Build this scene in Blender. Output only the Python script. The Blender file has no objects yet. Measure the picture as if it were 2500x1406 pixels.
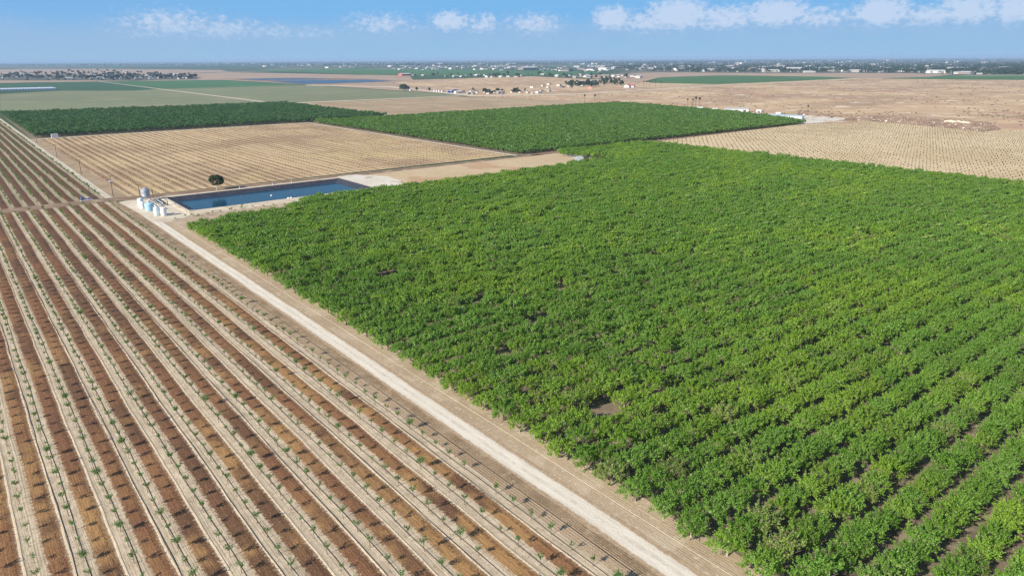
import bpy, math, random
import numpy as np
from mathutils import Matrix, Vector
R_ = math.radians
rng = np.random.default_rng(7)
random.seed(7)
S = bpy.context.scene
C = S.collection

# ------------------------------------------------------------------ camera
# world: X to the right along the tree rows of the orchard, Y along the gravel road, metres; drone 80 m up
H = 80.0
FPX, CX, CY = 1725.0, 1250.0, 703.0
RM = np.array([[0.78163, 0.19581, -0.59221], [-0.62372, 0.23783, -0.74458], [-0.00495, 0.95136, 0.30803]])
u_, s_, v_ = np.linalg.svd(RM); RM = u_ @ v_
cam_d = bpy.data.cameras.new('camera'); cam = bpy.data.objects.new('camera', cam_d); C.objects.link(cam)
cam.matrix_world = Matrix.Translation((0, 0, H)) @ Matrix(RM.tolist()).to_4x4()
cam_d.sensor_width = 36.0; cam_d.lens = FPX / 2500 * 36.0
cam_d.clip_start = 1.0; cam_d.clip_end = 90000.0
S.camera = cam

def gp(px, py, z=0.0):
    "ground point seen at a place of the photograph"
    d = RM @ np.array([px - CX, -(py - CY), -FPX]); t = (z - H) / d[2]
    return (d[0] * t, d[1] * t)
def proj(x, y, z=0.0):
    q = RM.T @ np.array([x, y, z - H])
    if q[2] > -1: return (-9e9, -9e9, 0)
    return (CX + FPX * q[0] / -q[2], CY - FPX * q[1] / -q[2], -q[2])
def projv(P):
    q = (P - np.array([0, 0, H])) @ RM
    d = np.maximum(-q[:, 2], 1.0)
    return np.stack([CX + FPX * q[:, 0] / d, CY - FPX * q[:, 1] / d, -q[:, 2]], 1)

# ------------------------------------------------------------------ world, sun, exposure
SUN_EL = R_(29.5)
W = bpy.data.worlds.new('World'); S.world = W; W.use_nodes = True
wt = W.node_tree; wt.nodes.clear()

class NB:
    "small node builder"
    def __init__(s, tree): s.t = tree
    def n(s, typ, _out=0, _props=None, **ins):
        nd = s.t.nodes.new(typ)
        for k, v in (_props or {}).items(): setattr(nd, k, v)
        for k, v in ins.items():
            key = int(k[1:]) if k[0] == 'i' and k[1:].isdigit() else k.replace('_', ' ')
            s.put(nd.inputs[key], v)
        return nd.outputs[_out]
    def put(s, sock, v):
        if hasattr(v, 'is_linked') and hasattr(v, 'node'): s.t.links.new(v, sock)
        elif isinstance(v, (tuple, list)) and len(v) == 3 and sock.type == 'RGBA': sock.default_value = (*v, 1)
        else: sock.default_value = v
    def m(s, op, a, b=None, c=None, clamp=False):
        kw = {'i0': a}
        if b is not None: kw['i1'] = b
        if c is not None: kw['i2'] = c
        return s.n('ShaderNodeMath', _props={'operation': op, 'use_clamp': clamp}, **kw)
    def ss(s, v, a, b, lo=0.0, hi=1.0):
        return s.n('ShaderNodeMapRange', _props={'interpolation_type': 'SMOOTHSTEP'}, i0=v, i1=a, i2=b, i3=lo, i4=hi)
    def lin(s, v, a, b, lo=0.0, hi=1.0):
        return s.n('ShaderNodeMapRange', i0=v, i1=a, i2=b, i3=lo, i4=hi)
    def mix(s, f, a, b, blend='MIX'):
        nd = s.t.nodes.new('ShaderNodeMix'); nd.data_type = 'RGBA'; nd.blend_type = blend
        s.put(nd.inputs[0], f); s.put(nd.inputs[6], a); s.put(nd.inputs[7], b)
        return nd.outputs[2]
    def xyz(s, v):
        nd = s.t.nodes.new('ShaderNodeSeparateXYZ'); s.put(nd.inputs[0], v); return nd.outputs[0], nd.outputs[1], nd.outputs[2]
    def comb(s, x, y, z=0.0): return s.n('ShaderNodeCombineXYZ', i0=x, i1=y, i2=z)
    def noise(s, vec, scale, detail=2.0, rough=0.5, dim='2D'):
        return s.n('ShaderNodeTexNoise', _props={'noise_dimensions': dim}, Vector=vec, Scale=scale, Detail=detail, Roughness=rough)
    def pos(s): return s.n('ShaderNodeNewGeometry')

b = NB(wt)
sky = wt.nodes.new('ShaderNodeTexSky'); sky.sky_type = 'NISHITA'; sky.sun_disc = False
sky.sun_elevation = SUN_EL; sky.sun_rotation = R_(-92); sky.altitude = 150
sky.air_density = 1.0; sky.dust_density = 0.35; sky.ozone_density = 2.2
tcw = b.n('ShaderNodeTexCoord')
dx, dy, dz = b.xyz(tcw)
az = b.m('MULTIPLY', b.m('ARCTAN2', dx, dy), 57.2958)
el = b.m('MULTIPLY', b.m('ARCSINE', dz), 57.2958)
# banks of far cumulus low over the horizon: bearing, height, half-widths (degrees), strength
CLOUDS = [(14.2, 2.1, 3.6, 1.1, .68), (12, 1.7, 2.4, .7, .55), (17.6, 1.95, 3.4, .85, .8), (20.8, 1.85, 3.0, .65, .7), (23.6, 1.8, 2.8, .55, .6),
          (28.7, 2.3, 2.6, .9, .58), (30.6, 1.9, 2.6, .6, .4), (33.9, 2.65, 1.5, .75, .85), (36.4, 2.35, 1.3, .8, .75), (40.3, 2.3, 2.4, .9, .7),
          (46.2, 2.75, 1.5, .95, .95), (48.9, 2.4, 2.8, .8, .8), (51.0, 2.9, 2.3, 1.2, 1.), (54.4, 2.6, 2.6, .95, .8), (57.8, 2.9, 2.3, 1.05, .9),
          (60.9, 2.5, 2.6, .8, .6), (64.6, 2.75, 1.9, 1.1, 1.), (67.6, 2.45, 2.0, .8, .8), (69.6, 2.75, 1.9, 1.0, .95), (72.5, 2.7, 2.0, 1.1, 1.),
          (76, 2.6, 2.5, 1.1, .9), (0, 2.0, 4, .9, .4), (-8, 2.4, 4, 1.2, .6)]
wob = b.n('ShaderNodeTexNoise', _out=1, _props={'noise_dimensions': '2D'}, Vector=b.comb(az, el), Scale=1.3, Detail=3.0, Roughness=.55)
wx, wy, wz = b.xyz(wob)
azw = b.m('ADD', az, b.m('MULTIPLY', b.m('SUBTRACT', wx, .5), 1.5))
elw = b.m('ADD', el, b.m('MULTIPLY', b.m('SUBTRACT', wy, .5), .55))
val = None; 
for (ca, ce, ra, re, st) in CLOUDS:
    ra, re, ce = ra * 1.2, re * 1.2, ce - .05
    d2 = b.m('ADD', b.m('POWER', b.m('ABSOLUTE', b.m('DIVIDE', b.m('SUBTRACT', azw, ca), ra)), 2.0),
             b.m('POWER', b.m('ABSOLUTE', b.m('DIVIDE', b.m('SUBTRACT', elw, ce), re)), 2.0))
    v = b.m('MULTIPLY', b.m('SUBTRACT', 1.0, b.m('SQRT', d2)), st)
    val = v if val is None else b.m('MAXIMUM', val, v)
fine = b.noise(b.comb(az, b.m('MULTIPLY', el, 1.7)), 1.9, 6.0, .62)
val = b.m('ADD', val, b.m('MULTIPLY', b.m('SUBTRACT', fine, .5), .85))
mask = b.m('MULTIPLY', b.ss(val, -.2, .46), b.ss(el, 1.0, 2.6, .2, 1.0))
veil = b.m('MULTIPLY', b.ss(val, -.55, .3), b.m('MULTIPLY', b.ss(el, .5, 1.6), b.ss(el, 2.2, 3.2, 1.0, .0)))
bank = b.m('MULTIPLY', b.m('MULTIPLY', b.ss(el, .4, 1.5), b.ss(el, 1.7, 2.7, 1.0, .0)), b.ss(b.noise(b.comb(b.m('MULTIPLY', az, .35), el), 1.0, 4.0, .6), .3, .65, .22, .58))
mask = b.m('MULTIPLY', b.m('MAXIMUM', b.m('MAXIMUM', mask, bank), b.m('MULTIPLY', veil, .7)), .62)
shade = b.ss(b.m('ADD', b.m('ADD', val, b.m('MULTIPLY', b.m('SUBTRACT', fine, .5), .8)), b.m('MULTIPLY', b.m('SUBTRACT', el, 2.4), .4)), .0, .8)
ccol = b.mix(shade, (2.6, 3.6, 5.1), (5.0, 5.4, 6.3))
hs = b.n('ShaderNodeHueSaturation', Saturation=1.0, Value=1.0, Color=sky.outputs[0])
# thick blue air low over the plain: pale at the horizon, deeper blue higher up
low = b.mix(b.ss(el, -.2, 3.6), (2.25, 3.7, 5.3), (1.42, 3.3, 5.75))
low = b.mix(b.ss(az, 30., 5., 0, .5), low, b.mix(b.ss(el, -.2, 3.6), (2.4, 3.55, 4.95), (1.55, 3.2, 5.4)))
skyc = b.mix(b.ss(el, 4.0, 22.), low, hs)
skyc = b.mix(mask, skyc, ccol)
bg = wt.nodes.new('ShaderNodeBackground'); bg.inputs[1].default_value = 0.1
wt.links.new(skyc, bg.inputs[0])
wo = wt.nodes.new('ShaderNodeOutputWorld'); wt.links.new(bg.outputs[0], wo.inputs[0])

sd = bpy.data.lights.new('sun', 'SUN'); sd.energy = 5.0; sd.angle = R_(.53); sd.color = (1.0, .93, .82)
so = bpy.data.objects.new('sun', sd); C.objects.link(so)
to_sun = Vector((-math.cos(SUN_EL), -.03, math.sin(SUN_EL)))
so.rotation_euler = to_sun.to_track_quat('Z', 'Y').to_euler(); so.location = (-200, 0, 200)
S.view_settings.view_transform = 'Standard'; S.view_settings.look = 'None'; S.view_settings.exposure = 0.54; S.view_settings.gamma = 1.0
S.render.engine = 'CYCLES'
S.cycles.max_bounces = 5; S.cycles.diffuse_bounces = 2; S.cycles.glossy_bounces = 2; S.cycles.transmission_bounces = 3
S.cycles.transparent_max_bounces = 4; S.cycles.volume_bounces = 0
S.cycles.use_denoising = True; S.cycles.denoiser = 'OPENIMAGEDENOISE'; S.cycles.denoising_input_passes = 'RGB_ALBEDO_NORMAL'; S.cycles.denoising_prefilter = 'NONE'
S.render.filter_size = 1.2 if hasattr(S.render, 'filter_size') else 1.5

# ------------------------------------------------------------------ materials
def mat(name):
    m = bpy.data.materials.new(name); m.use_nodes = True
    bs = m.node_tree.nodes['Principled BSDF']; bs.inputs['Roughness'].default_value = .9
    bs.inputs['Specular IOR Level'].default_value = .15
    return m, NB(m.node_tree), bs
def plain(name, col, rough=.7, metal=0.0, var=.12, scale=1.5):
    m, b, bs = mat(name)
    p = b.n('ShaderNodeTexCoord', _out=3)
    f = b.noise(p, scale, 3.0, .6, '3D')
    c = b.mix(b.ss(f, .3, .7), tuple(x * (1 - var) for x in col), tuple(min(1, x * (1 + var)) for x in col))
    b.put(bs.inputs['Base Color'], c); bs.inputs['Roughness'].default_value = rough; bs.inputs['Metallic'].default_value = metal
    bs.inputs['Specular IOR Level'].default_value = .4
    return m
def bump(b, bs, h, dist=.1, strength=1.0):
    nd = b.t.nodes.new('ShaderNodeBump'); nd.inputs['Distance'].default_value = dist; nd.inputs['Strength'].default_value = strength
    b.t.links.new(h, nd.inputs['Height']); b.t.links.new(nd.outputs[0], bs.inputs['Normal'])

def ground_mat(name, c1, c2, c3=None, big=.02, fine=.8, stripe=None, ymix=0.0, detail=5.0, bumpd=0.08, spots=None):
    "soil: two colours mixed by large and small noise, a third in patches; stripe=(period, amount, dark) lines along Y"
    m, b, bs = mat(name)
    x, y, z = b.xyz(b.n('ShaderNodeNewGeometry'))
    v = b.comb(x, y)
    f = b.ss(b.m('ADD', b.m('MULTIPLY', b.noise(v, big, detail, .6), .6), b.m('MULTIPLY', b.noise(v, fine, 3.0, .65), .4)), .35, .65)
    c = b.mix(f, c1, c2)
    if c3 is not None:
        g = b.ss(b.noise(b.comb(b.m('ADD', x, 300), b.m('MULTIPLY', y, 1.0)), big * 2.3, 4.0, .62), .53, .66)
        c = b.mix(b.m('MULTIPLY', g, .8), c, c3)
    h = b.noise(v, fine * 2.2, 3.0, .6)
    if stripe:
        per, amt, dark = stripe
        wv = b.m('ADD', x, b.m('MULTIPLY', b.m('SUBTRACT', b.noise(v, .05, 2.0), .5), .35))
        s1 = b.m('SINE', b.m('MULTIPLY', wv, 6.2832 / per))
        s2 = b.noise(b.comb(b.m('MULTIPLY', wv, 1.0 / per), b.m('MULTIPLY', y, .02)), 1.3, 2.0, .5)
        sf = b.m('MULTIPLY', b.ss(b.m('ADD', s1, b.m('MULTIPLY', b.m('SUBTRACT', s2, .5), 3.0)), .2, .9), amt)
        c = b.mix(sf, c, dark)
        h = b.m('SUBTRACT', h, b.m('MULTIPLY', sf, .6))
    if spots:
        sc, lo, hi, col = spots
        sp = b.ss(b.noise(b.comb(x, y), sc, 3.0, .55), lo, hi)
        c = b.mix(sp, c, col)
    b.put(bs.inputs['Base Color'], c)
    if bumpd: bump(b, bs, h, bumpd)
    return m

ROW0, ROWP = 44.5, 6.57      # young rows: one at X=44.5, 6.57 m apart
def strip_mat(name, brown, gold, red, pale, pale2, far=False):
    "young orchard floor: pale sprayed strip with wheel lines beside each row, brown stubble strip between"
    m, b, bs = mat(name)
    x, y, z = b.xyz(b.n('ShaderNodeNewGeometry'))
    v = b.comb(x, y)
    wv = b.m('ADD', x, b.m('MULTIPLY', b.m('SUBTRACT', b.noise(b.comb(b.m('MULTIPLY', x, .15), y), .035, 3.0), .5), 1.1))
    q = b.m('DIVIDE', b.m('SUBTRACT', wv, ROW0), ROWP)
    row = b.m('FLOOR', q); u = b.m('MULTIPLY', b.m('FRACT', q), ROWP)
    n1 = b.noise(v, 1.6, 4.0, .7); jit = b.m('MULTIPLY', b.m('SUBTRACT', n1, .5), 2.3)
    uj = b.m('ADD', u, jit); wide = b.ss(y, 130., 330., 0.0, .42)
    br = b.m('MULTIPLY', b.ss(b.m('ADD', uj, wide), 1.35, 2.0), b.ss(b.m('SUBTRACT', uj, wide), 4.35, 5.0, 1.0, 0.0))
    # colour of the stubble changes along each strip
    rn = b.n('ShaderNodeTexWhiteNoise', _props={'noise_dimensions': '1D'}, W=row)
    pv = b.comb(b.m('ADD', b.m('MULTIPLY', row, 7.31), b.m('MULTIPLY', u, .05)), b.m('MULTIPLY', y, .045))
    pn = b.noise(pv, 1.0, 3.0, .6)
    g1 = b.ss(b.m('ADD', pn, b.m('MULTIPLY', b.m('SUBTRACT', rn, .5), .25)), .43, .60)
    # older wetting towards the far end, golden stubble beside the road at the near end
    gy = b.ss(y, 330., 120., 0.0, 1.0); gx = b.ss(x, 20., 62., .0, .8)
    g1 = b.m('MULTIPLY', g1, b.m('ADD', .35, b.m('MULTIPLY', gy, .65)))
    g1 = b.m('MAXIMUM', g1, b.m('MULTIPLY', b.m('MULTIPLY', gx, gy), b.ss(pn, .36, .56)))
    bc = b.mix(g1, brown, gold)
    r1 = b.ss(b.noise(b.comb(b.m('ADD', b.m('MULTIPLY', row, 3.7), 50.), b.m('MULTIPLY', y, .022)), 1.0, 2.0, .5), .5, .6)
    bc = b.mix(b.m('MULTIPLY', r1, .75), bc, red)
    fib = b.noise(b.comb(b.m('MULTIPLY', x, 5.0), b.m('MULTIPLY', y, .35)), 1.0, 3.0, .6)
    bc = b.mix(b.ss(fib, .35, .7, .0, .45), bc, tuple(c * .55 for c in brown))
    clod = b.noise(v, 3.2, 4.0, .75)
    bc = b.mix(b.ss(clod, .52, .70, 0, .6), bc, tuple(min(1, c * 1.3 + .06) for c in gold))
    # dark straw edge on the right of the strip
    ed = b.m('MULTIPLY', b.ss(uj, 3.5, 4.2), b.ss(n1, .4, .6, .1, .75))
    bc = b.mix(ed, bc, tuple(c * .62 for c in brown))
    # pale strip
    pc = b.mix(b.ss(b.noise(v, .35, 5.0, .65), .35, .65), pale, pale2)
    ln = b.noise(b.comb(b.m('MULTIPLY', u, 2.6), b.m('ADD', b.m('MULTIPLY', y, .015), b.m('MULTIPLY', row, 9.0))), 1.0, 3.0, .6)
    pc = b.mix(b.ss(ln, .53, .63, 0, .55), pc, tuple(c * .52 for c in pale))
    fade = b.m('MULTIPLY', b.ss(u, 4.3, 4.6), b.ss(u, 4.75, 5.0, 1, 0))
    pc = b.mix(b.m('MULTIPLY', fade, .55), pc, tuple(c * .62 for c in pale2))
    trk = b.m('MULTIPLY', b.ss(u, 4.85, 5.0), b.ss(u, 5.2, 5.4, 1, 0))
    pc = b.mix(b.m('MULTIPLY', trk, .6), pc, tuple(min(1, c * 1.2) for c in pale))
    for la, lb, am in ((5.42, 5.56, .55), (5.75, 5.86, .35), (6.12, 6.25, .45), (.55, .65, .3), (.98, 1.1, .45), (1.3, 1.4, .35)):
        tr2 = b.m('MULTIPLY', b.ss(u, la - .08, la), b.ss(u, lb, lb + .08, 1, 0))
        pc = b.mix(b.m('MULTIPLY', tr2, b.m('MULTIPLY', b.ss(b.noise(b.comb(b.m('ADD', u, row), b.m('MULTIPLY', y, .06)), 1.0, 2.0), .35, .6), am)), pc, tuple(c * .4 for c in pale))
    wd = b.m('MULTIPLY', b.ss(b.noise(v, 1.1, 4.0, .75), .55, .68), b.ss(b.m('ABSOLUTE', b.m('SUBTRACT', b.m('ABSOLUTE', b.m('SUBTRACT', u, ROWP / 2)), ROWP / 2)), .5, 1.6, .6, .15))
    pc = b.mix(wd, pc, (.20, .17, .105))
    spk = b.ss(b.noise(v, 4.5, 3.0, .8), .56, .7, 0, .5)
    pc = b.mix(spk, pc, tuple(c * .5 for c in pale2))
    c = b.mix(br, pc, bc)
    b.put(bs.inputs['Base Color'], c)
    hh = b.m('ADD', b.m('MULTIPLY', clod, .6), b.m('ADD', b.m('MULTIPLY', ln, .5), b.m('MULTIPLY', trk, .5)))
    bump(b, bs, hh, .14)
    return m

M = {}
PALE, PALE2 = (.63, .51, .36), (.50, .395, .27)
M['strip'] = strip_mat('young orchard floor', (.140, .072, .040), (.40, .225, .09), (.23, .107, .052), PALE, PALE2)
M['strip_far'] = strip_mat('young orchard floor far', (.135, .072, .036), (.19, .115, .055), (.17, .075, .036), (.47, .39, .26), (.34, .28, .18))
M['verge'] = ground_mat('tilled verge', (.46, .345, .225), (.33, .235, .145), None, .06, 1.6, (.62, .5, (.24, .165, .10)), bumpd=.12)
M['clod'] = ground_mat('cloddy verge', (.40, .29, .18), (.25, .17, .10), (.46, .35, .23), .12, 2.2, (.5, .35, (.2, .135, .08)), bumpd=.22)
M['road'] = ground_mat('gravel road', (.66, .60, .50), (.56, .50, .405), None, .05, .6, (1.9, .22, (.48, .42, .33)), bumpd=.03)
def road_mat(name, cx, half, c1, c2, side1, side2):
    m, b, bs = mat(name)
    x, y, z = b.xyz(b.n('ShaderNodeNewGeometry')); v = b.comb(x, y)
    d = b.m('ABSOLUTE', b.m('SUBTRACT', b.m('ADD', x, b.m('MULTIPLY', b.m('SUBTRACT', b.noise(v, .03, 2.0), .5), .9)), cx))
    n1 = b.noise(v, .55, 5.0, .7)
    dj = b.m('ADD', d, b.m('MULTIPLY', b.m('SUBTRACT', n1, .5), .85))
    c = b.mix(b.ss(b.noise(b.comb(x, b.m('MULTIPLY', y, .25)), .5, 4.0, .65), .35, .65), c1, c2)
    rut = b.m('MULTIPLY', b.ss(d, .45, .7), b.ss(d, 1.05, 1.35, 1, 0))
    c = b.mix(b.m('MULTIPLY', rut, .4), c, tuple(min(1, k * 1.12) for k in c1))
    mid = b.m('MULTIPLY', b.ss(d, .1, .5, 1, 0), b.ss(n1, .45, .62)); c = b.mix(b.m('MULTIPLY', mid, .5), c, tuple(k * .72 for k in c2))
    c = b.mix(b.ss(b.noise(v, 2.2, 3.0, .7), .58, .7, 0, .35), c, tuple(k * .7 for k in c2))
    sc = b.mix(b.ss(b.noise(v, 1.4, 4.0, .7), .38, .62), side1, side2)
    c = b.mix(b.ss(dj, half - .3, half + .25), c, sc)
    b.put(bs.inputs['Base Color'], c); bump(b, bs, b.noise(v, 2.0, 4.0, .7), .06); return m
M['road'] = road_mat('gravel road', 80.5, 2.1, (.68, .615, .51), (.60, .535, .435), (.44, .325, .21), (.34, .245, .155))
M['road_up'] = road_mat('upper dirt road', 74.4, 1.9, (.62, .54, .42), (.52, .44, .335), (.36, .30, .20), (.27, .22, .14))
M['road_far'] = ground_mat('dirt road', (.62, .53, .40), (.52, .43, .315), None, .03, .5, (2.2, .25, (.38, .30, .21)), bumpd=.03)
M['side'] = ground_mat('orchard edge soil', (.47, .365, .25), (.38, .285, .19), (.52, .42, .30), .05, 1.2, (.55, .4, (.30, .22, .145)), bumpd=.08, spots=(.9, .60, .72, (.54, .44, .32)))
M['orchfloor'] = ground_mat('orchard floor', (.23, .18, .125), (.15, .115, .08), (.30, .24, .17), .12, 1.1, None, bumpd=.08)  # soil darkened: shade of the gaps between tree rows put into the colour
M['cross'] = ground_mat('crossroad soil', (.27, .185, .125), (.20, .135, .09), (.38, .29, .20), .04, .6, None, bumpd=.06)
M['pad'] = ground_mat('pump pad gravel', (.66, .58, .46), (.57, .49, .375), (.48, .39, .285), .03, .5, None, bumpd=.03)
M['white_pad'] = ground_mat('pale caliche', (.66, .60, .51), (.57, .51, .42), (.40, .32, .22), .03, .3, None, bumpd=.04)
M['tanpatch'] = ground_mat('bare tan soil', (.55, .42, .265), (.46, .345, .21), (.44, .275, .16), .012, .25, None, bumpd=.05)
def sapling_field_mat(name, a, bcol, dark, rowx, per, amt, gold=None):
    m, b, bs = mat(name)
    x, y, z = b.xyz(b.n('ShaderNodeNewGeometry')); v = b.comb(x, y)
    wv = b.m('ADD', x, b.m('MULTIPLY', b.m('SUBTRACT', b.noise(v, .02, 2.0), .5), 1.2))
    q = b.m('DIVIDE', b.m('SUBTRACT', wv, rowx), per); row = b.m('FLOOR', q); u = b.m('FRACT', q)
    patch = b.ss(b.noise(b.comb(b.m('ADD', b.m('MULTIPLY', x, .35), b.m('MULTIPLY', row, .21)), b.m('MULTIPLY', y, .5)), .02, 5.0, .62), .42, .60)
    c = b.mix(patch, a, bcol)
    if gold:
        gg = b.ss(b.noise(b.comb(b.m('ADD', x, 90.), y), .011, 4.0, .6), .48, .62)
        gg = b.m('MULTIPLY', gg, b.ss(y, 800., 520., .2, .9))
        c = b.mix(gg, c, gold)
    rr = b.n('ShaderNodeTexWhiteNoise', _props={'noise_dimensions': '1D'}, W=row)
    lnoise = b.noise(b.comb(b.m('MULTIPLY', row, 5.3), b.m('MULTIPLY', y, .012)), 1.0, 3.0, .6)
    st = b.m('MULTIPLY', b.m('MULTIPLY', b.ss(u, .25, .36), b.ss(u, .62, .78, 1, 0)), b.ss(b.m('ADD', lnoise, b.m('MULTIPLY', rr, .3)), .45, .75, .15, 1.0))
    c = b.mix(b.m('MULTIPLY', st, amt), c, dark)
    f2 = b.noise(b.comb(b.m('MULTIPLY', q, 4.6), b.m('MULTIPLY', y, .008)), 1.0, 4.0, .65)
    c = b.mix(b.ss(f2, .5, .64, 0, amt), c, dark); c = b.mix(b.ss(f2, .46, .34, 0, amt * .9), c, tuple(min(1, k * 1.15) for k in a))
    lt = b.m('MULTIPLY', b.ss(u, .80, .86), b.ss(u, .93, .99, 1, 0))
    c = b.mix(b.m('MULTIPLY', lt, .75), c, tuple(min(1, k * 1.18) for k in a))
    sp = b.ss(b.noise(v, .45, 4.0, .7), .55, .7, 0, .45)
    c = b.mix(sp, c, tuple(k * .6 for k in bcol))
    b.put(bs.inputs['Base Color'], c); bump(b, bs, b.noise(v, 1.2, 3.0), .1)
    return m
M['midfield'] = sapling_field_mat('stubble field', (.54, .39, .225), (.35, .235, .14), (.23, .15, .085), 84.5, 6.6, .65, (.54, .415, .20))
M['rightfield'] = sapling_field_mat('pale sapling field', (.64, .50, .31), (.54, .41, .24), (.40, .29, .155), 544., 6.6, .55)
M['vine'] = sapling_field_mat('far tan vineyard floor', (.47, .355, .225), (.38, .27, .165), (.20, .155, .09), 540., 9.0, .8)
M['scrub'] = ground_mat('dry scrubland', (.57, .405, .235), (.35, .24, .15), (.44, .27, .185), .005, .035, None, bumpd=0, spots=(.022, .60, .70, (.66, .54, .40)))
M['yards'] = ground_mat('village yards', (.12, .115, .085), (.085, .09, .06), (.22, .185, .145), .006, .04, None, bumpd=0)
M['sage'] = ground_mat('sage crop', (.205, .225, .125), (.185, .195, .11), (.245, .235, .135), .003, .03, None, bumpd=0)
M['green1'] = ground_mat('dark green crop', (.055, .12, .055), (.045, .10, .05), None, .004, .05, None, bumpd=0)
M['green2'] = ground_mat('bright green crop', (.075, .17, .07), (.06, .14, .06), None, .004, .05, None, bumpd=0)
M['greenfar'] = ground_mat('green orchard block', (.075, .165, .05), (.06, .13, .042), None, .01, .08, None, bumpd=0)
M['tanfar'] = ground_mat('far tan field', (.42, .30, .21), (.36, .26, .18), (.30, .22, .16), .003, .02, None, bumpd=0)
M['rubble'] = ground_mat('rubble soil', (.20, .135, .095), (.28, .20, .145), (.14, .095, .07), .03, .35, None, bumpd=.5, spots=(.16, .63, .70, (.55, .46, .36)))
M['sand'] = ground_mat('pale sand', (.72, .62, .47), (.66, .56, .42), None, .05, .5, None, bumpd=.2)
M['berm'] = ground_mat('pond bank soil', (.64, .555, .43), (.53, .44, .32), (.42, .33, .23), .05, .7, None, bumpd=.1)

def base_ground():
    m, b, bs = mat('plain patchwork')
    x, y, z = b.xyz(b.n('ShaderNodeNewGeometry'))
    fx = b.m('FLOOR', b.m('DIVIDE', x, 810.)); fy = b.m('FLOOR', b.m('DIVIDE', b.m('ADD', y, b.m('MULTIPLY', fx, 130.)), 405.))
    w = b.n('ShaderNodeTexWhiteNoise', _props={'noise_dimensions': '2D'}, Vector=b.comb(fx, fy))
    r = b.t.nodes.new('ShaderNodeValToRGB'); b.t.links.new(w, r.inputs[0])
    r.color_ramp.interpolation = 'CONSTANT'
    els = r.color_ramp.elements; els[0].color = (.045, .085, .035, 1); els[1].position = .3; els[1].color = (.06, .105, .045, 1)
    for p, c in ((.55, (.10, .14, .07, 1)), (.72, (.28, .22, .15, 1)), (.82, (.05, .09, .04, 1)), (.93, (.34, .25, .18, 1))):
        e = els.new(p); e.color = c
    n = b.noise(b.comb(x, y), .02, 4.0, .6)
    c = b.mix(b.ss(n, .3, .7, .0, .35), r.outputs[0], (.04, .06, .03))
    b.put(bs.inputs['Base Color'], c)
    return m
M['plain'] = base_ground()

def foliage(name, A, B, BR, dark=1.0, trans=.35):
    m = bpy.data.materials.new(name); m.use_nodes = True; t = m.node_tree; t.nodes.clear(); b = NB(t)
    oi = t.nodes.new('ShaderNodeObjectInfo')
    at = t.nodes.new('ShaderNodeAttribute'); at.attribute_name = 'leaf'
    lf = at.outputs['Fac']
    ox, oy, oz = b.xyz(oi.outputs['Location'])
    patch = b.noise(b.comb(ox, oy), .016, 3.0, .6)
    cr, cg, cb = b.xyz(oi.outputs['Color'])
    yel = b.m('ADD', b.ss(b.m('ADD', patch, b.m('MULTIPLY', b.m('SUBTRACT', oi.outputs['Random'], .5), .26)), .40, .76), cr, clamp=True)
    c = b.mix(b.m('MULTIPLY', yel, .72), A, B)
    c = b.mix(b.ss(lf, .0, 1.0), tuple(1.0 for _ in '123'), (.45, .5, .55), 'MIX') if False else c
    # every leaf clump a little lighter or darker, some dry
    c = b.mix(1.0, c, b.mix(b.ss(lf, 0, .9), (.62, .68, .62), (1.25, 1.2, 1.1)), 'MULTIPLY')
    rnd2 = b.m('FRACT', b.m('MULTIPLY', oi.outputs['Random'], 13.7))
    dry = b.m('ADD', b.ss(rnd2, .86, 1.0, .05, .22), b.m('MULTIPLY', cg, .50))
    isdry = b.m('LESS_THAN', b.m('FRACT', b.m('MULTIPLY', lf, 37.3)), dry)
    c = b.mix(isdry, c, BR)
    if dark != 1.0: c = b.mix(1.0, c, (dark,) * 3, 'MULTIPLY')
    d = t.nodes.new('ShaderNodeBsdfDiffuse'); tr = t.nodes.new('ShaderNodeBsdfTranslucent'); gl = t.nodes.new('ShaderNodeBsdfGlossy')
    b.put(d.inputs[0], c); b.put(tr.inputs[0], b.mix(1.0, c, (1.15, 1.2, .7), 'MULTIPLY')); gl.inputs['Roughness'].default_value = .45
    gl.inputs[0].default_value = (.9, .9, .9, 1)
    mx = t.nodes.new('ShaderNodeMixShader'); mx.inputs[0].default_value = trans
    t.links.new(d.outputs[0], mx.inputs[1]); t.links.new(tr.outputs[0], mx.inputs[2])
    mg = t.nodes.new('ShaderNodeMixShader'); mg.inputs[0].default_value = .03
    t.links.new(mx.outputs[0], mg.inputs[1]); t.links.new(gl.outputs[0], mg.inputs[2])
    o = t.nodes.new('ShaderNodeOutputMaterial'); t.links.new(mg.outputs[0], o.inputs[0])
    return m
M['leaf'] = foliage('orchard foliage', (.19, .365, .048), (.31, .47, .042), (.35, .31, .16), trans=.45)
M['leaf_mid'] = foliage('middle orchard foliage', (.138, .275, .052), (.178, .32, .048), (.20, .185, .09), trans=.45)
M['leaf_dark'] = foliage('dark orchard foliage', (.078, .185, .060), (.095, .205, .058), (.12, .13, .065), trans=.35)
M['leaf_young'] = foliage('sapling foliage', (.14, .245, .08), (.19, .30, .08), (.19, .21, .09))
M['leaf_tree'] = foliage('shade tree foliage', (.022, .045, .016), (.03, .055, .018), (.04, .05, .02), trans=.2)
M['leaf_far'] = foliage('far tree foliage', (.032, .058, .026), (.045, .072, .03), (.07, .07, .045), trans=.15)
M['leaf_shrub'] = foliage('desert shrub foliage', (.15, .125, .075), (.18, .145, .085), (.24, .19, .12), trans=.1)
M['bark'] = plain('bark', (.16, .12, .09), .9)
M['trunk_pale'] = plain('painted trunk', (.42, .365, .29), .9)
M['stake'] = plain('sapling stem', (.15, .11, .075), .9)
M['hose'] = plain('black poly hose', (.022, .02, .02), .6)
M['pale_hose'] = plain('pale irrigation line', (.66, .58, .46), .7)
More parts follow.
